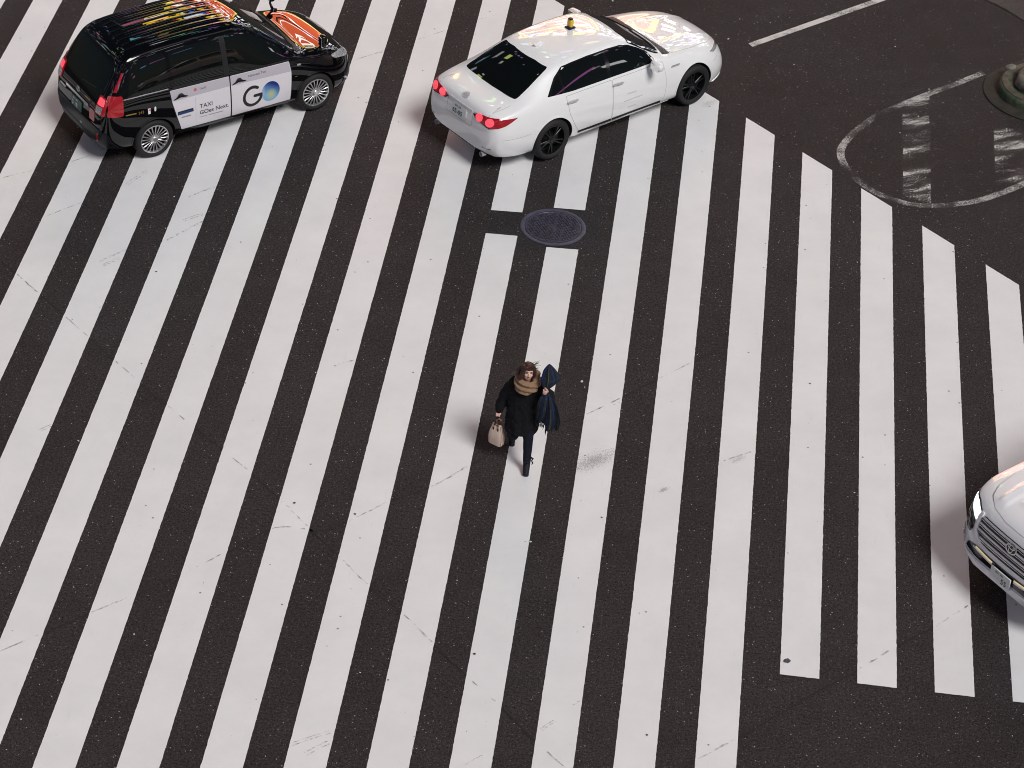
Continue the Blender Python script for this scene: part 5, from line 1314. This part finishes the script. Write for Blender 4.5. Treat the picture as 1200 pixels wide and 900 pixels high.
# ------------------------------------------------------------------ light: night street lit by the signs of the buildings round the crossing
SUN_EL, SUN_AZ = 51., -42.      # direction the light comes from (azimuth from +X)
def build_light():
    ld = bpy.data.lights.new('sun', 'SUN'); ld.energy = 2.3; ld.angle = R(22); ld.color = (1., .995, .965)
    lo = bpy.data.objects.new('sun', ld); COL.objects.link(lo)
    d = Vector((math.cos(R(SUN_EL))*math.cos(R(SUN_AZ)), math.cos(R(SUN_EL))*math.sin(R(SUN_AZ)), math.sin(R(SUN_EL))))
    lo.rotation_euler = d.to_track_quat('Z', 'Y').to_euler(); lo.location = d*60
    w = bpy.data.worlds.new('World'); SC.world = w; w.use_nodes = True
    t = NT(w.node_tree); bg = t.n['Background']; out = t.n['World Output']
    sky = t.new('ShaderNodeTexSky', sky_type='NISHITA'); sky.sun_disc = False; sky.sun_elevation = R(SUN_EL); sky.sun_rotation = R(90-SUN_AZ)
    t.l.new(sky.outputs[0], bg.inputs[0]); bg.inputs[1].default_value = .010
    v = t.new('ShaderNodeTexCoord').outputs['Generated']; s = t.sep(v)
    az = t.math('MULTIPLY', t.math('ARCTAN2', s[1], s[0]), 180/math.pi); el = t.math('MULTIPLY', t.math('ARCSINE', s[2]), 180/math.pi)
    def wn(a, b, k):
        n = t.new('ShaderNodeTexWhiteNoise', noise_dimensions='3D'); t.l.new(t.comb(a, b, k), n.inputs[0]); return n.outputs
    def hsv(h, sat, val):
        n = t.new('ShaderNodeCombineColor', mode='HSV'); t.put(n.inputs[0], h); t.put(n.inputs[1], sat); t.put(n.inputs[2], val); return n.outputs[0]
    def grid(da, de, seed, density, bx, by, strength, satlo, emin, emax):
        u = t.math('DIVIDE', az, da); q = t.math('DIVIDE', el, de); cu, cv = t.math('FLOOR', u), t.math('FLOOR', q)
        fu, fv = t.math('FRACT', u), t.math('FRACT', q); r = wn(cu, cv, seed); r2 = wn(cu, cv, seed+.37); r3 = t.sep(r2[1])
        on = t.math('GREATER_THAN', r[0], 1-density)
        on = t.math('MULTIPLY', on, t.math('MULTIPLY', t.math('LESS_THAN', t.math('ABSOLUTE', t.math('SUBTRACT', fu, .5)), bx), t.math('LESS_THAN', t.math('ABSOLUTE', t.math('SUBTRACT', fv, .5)), by)))
        on = t.math('MULTIPLY', on, t.math('MULTIPLY', t.math('GREATER_THAN', el, emin), t.math('LESS_THAN', el, emax)))
        # buildings of different height
        hb = wn(t.math('FLOOR', t.math('DIVIDE', az, 17.)), 0., 4.2); on = t.math('MULTIPLY', on, t.math('LESS_THAN', el, t.math('ADD', 26., t.math('MULTIPLY', hb[0], 34.))))
        sat = t.math('MULTIPLY', t.math('GREATER_THAN', r3[1], satlo), .72)
        hue = t.math('ADD', .56, t.math('MULTIPLY', t.math('POWER', r3[0], 1.6), .50)) if seed == 1. else r3[0]
        return t.math('MULTIPLY', on, t.math('MULTIPLY', strength, t.math('ADD', .35, r3[2]))), hsv(t.math('FRACT', hue), sat, 1.)
    total = None
    def add(st, col):
        nonlocal total
        e = t.new('ShaderNodeEmission'); t.put(e.inputs[0], col); t.put(e.inputs[1], st)
        if total is None: total = e.outputs[0]
        else:
            a = t.new('ShaderNodeAddShader'); t.l.new(total, a.inputs[0]); t.l.new(e.outputs[0], a.inputs[1]); total = a.outputs[0]
    add(*grid(2.3, 1.5, 1., .065, .36, .28, 3.6, .35, 6, 62))
    add(*grid(5.5, 2.6, 2., .09, .44, .32, 4.5, .35, 14, 52))
    add(*grid(3.1, 7.0, 5.4, .05, .16, .40, 2.4, .30, 20, 44))
    # bright white shop front behind the junction, cut into panes
    def box(a0, a1, e0, e1):
        return t.math('MULTIPLY', t.math('MULTIPLY', t.math('GREATER_THAN', az, a0), t.math('LESS_THAN', az, a1)), t.math('MULTIPLY', t.math('GREATER_THAN', el, e0), t.math('LESS_THAN', el, e1)))
    pane = t.math('MULTIPLY', t.math('GREATER_THAN', t.math('FRACT', t.math('DIVIDE', az, 3.1)), .42), t.math('GREATER_THAN', t.math('FRACT', t.math('DIVIDE', el, 2.3)), .45))
    pane = t.math('MULTIPLY', pane, t.math('GREATER_THAN', wn(t.math('FLOOR', t.math('DIVIDE', az, 3.1)), t.math('FLOOR', t.math('DIVIDE', el, 2.3)), 9.)[0], .45))
    add(t.math('MULTIPLY', t.math('MULTIPLY', pane, box(60, 87, 10, 31)), 8.), (1, .98, .95, 1))
    # big orange billboard with white swirls, yellow lights along its edge
    sw = t.noise(t.comb(t.math('MULTIPLY', az, .055), t.math('MULTIPLY', el, .10)), 2.1, 1., .5, dist=1.0)
    b1 = box(88.3, 104.6, 8, 25.6)
    white = t.math('LESS_THAN', t.math('ABSOLUTE', t.math('SUBTRACT', sw, .53)), .035)
    blk = t.math('LESS_THAN', t.math('ABSOLUTE', t.math('SUBTRACT', sw, .66)), .03)
    colb = t.mix(white, (1., .16, .05, 1), (1., .88, .85, 1)); colb = t.mix(blk, colb, (.02, .02, .02, 1))
    add(t.math('MULTIPLY', b1, t.math('ADD', 4.2, t.math('MULTIPLY', white, 4.))), colb)
    edge = t.math('SUBTRACT', box(87.5, 105.4, 7., 26.4), b1)
    add(t.math('MULTIPLY', edge, 5.), (1., .72, .05, 1))
    # patchwork sign above it: yellow, white, red and blue blocks
    cellu = t.math('DIVIDE', t.math('ADD', az, t.math('MULTIPLY', sw, 12.)), 4.2); cellv = t.math('DIVIDE', t.math('ADD', el, t.math('MULTIPLY', sw, 8.)), 1.6)
    rr = wn(t.math('FLOOR', cellu), t.math('FLOOR', cellv), 21.)
    k = rr[0]
    colp = t.mix(t.math('GREATER_THAN', k, .5), (1., .66, .02, 1), (.9, .95, 1., 1)); colp = t.mix(t.math('GREATER_THAN', k, .72), colp, (.05, .22, 1., 1)); colp = t.mix(t.math('GREATER_THAN', k, .84), colp, (.75, .05, .06, 1))
    on = t.math('MULTIPLY', box(88.5, 107, 26.8, 31.5), t.math('MULTIPLY', t.math('GREATER_THAN', t.math('FRACT', cellu), .16), t.math('GREATER_THAN', t.math('FRACT', cellv), .18)))
    add(t.math('MULTIPLY', t.math('MULTIPLY', on, t.math('GREATER_THAN', k, .18)), 6.), colp)
    # faint glow of the street
    add(t.math('MULTIPLY', t.ramp(el, -5, 50, 1, .15), .030), (.92, 1., .90, 1))
    a = t.new('ShaderNodeAddShader'); t.l.new(total, a.inputs[0]); t.l.new(bg.outputs[0], a.inputs[1]); t.l.new(a.outputs[0], out.inputs['Surface'])
    w.cycles.sampling_method = 'MANUAL'; w.cycles.sample_map_resolution = 2048
build_light()

DENOISE = True
SC.view_settings.view_transform = 'Standard'; SC.view_settings.look = 'None'; SC.view_settings.gamma = 1.; SC.view_settings.use_curve_mapping = False
SC.view_settings.exposure = .12
SC.cycles.use_denoising = DENOISE; SC.cycles.filter_width = 1.0; SC.cycles.denoiser = 'OPENIMAGEDENOISE'; SC.cycles.denoising_input_passes = 'RGB_ALBEDO_NORMAL'; SC.cycles.denoising_prefilter = 'ACCURATE'; SC.cycles.max_bounces = 6
SC.cycles.sample_clamp_indirect = 4.
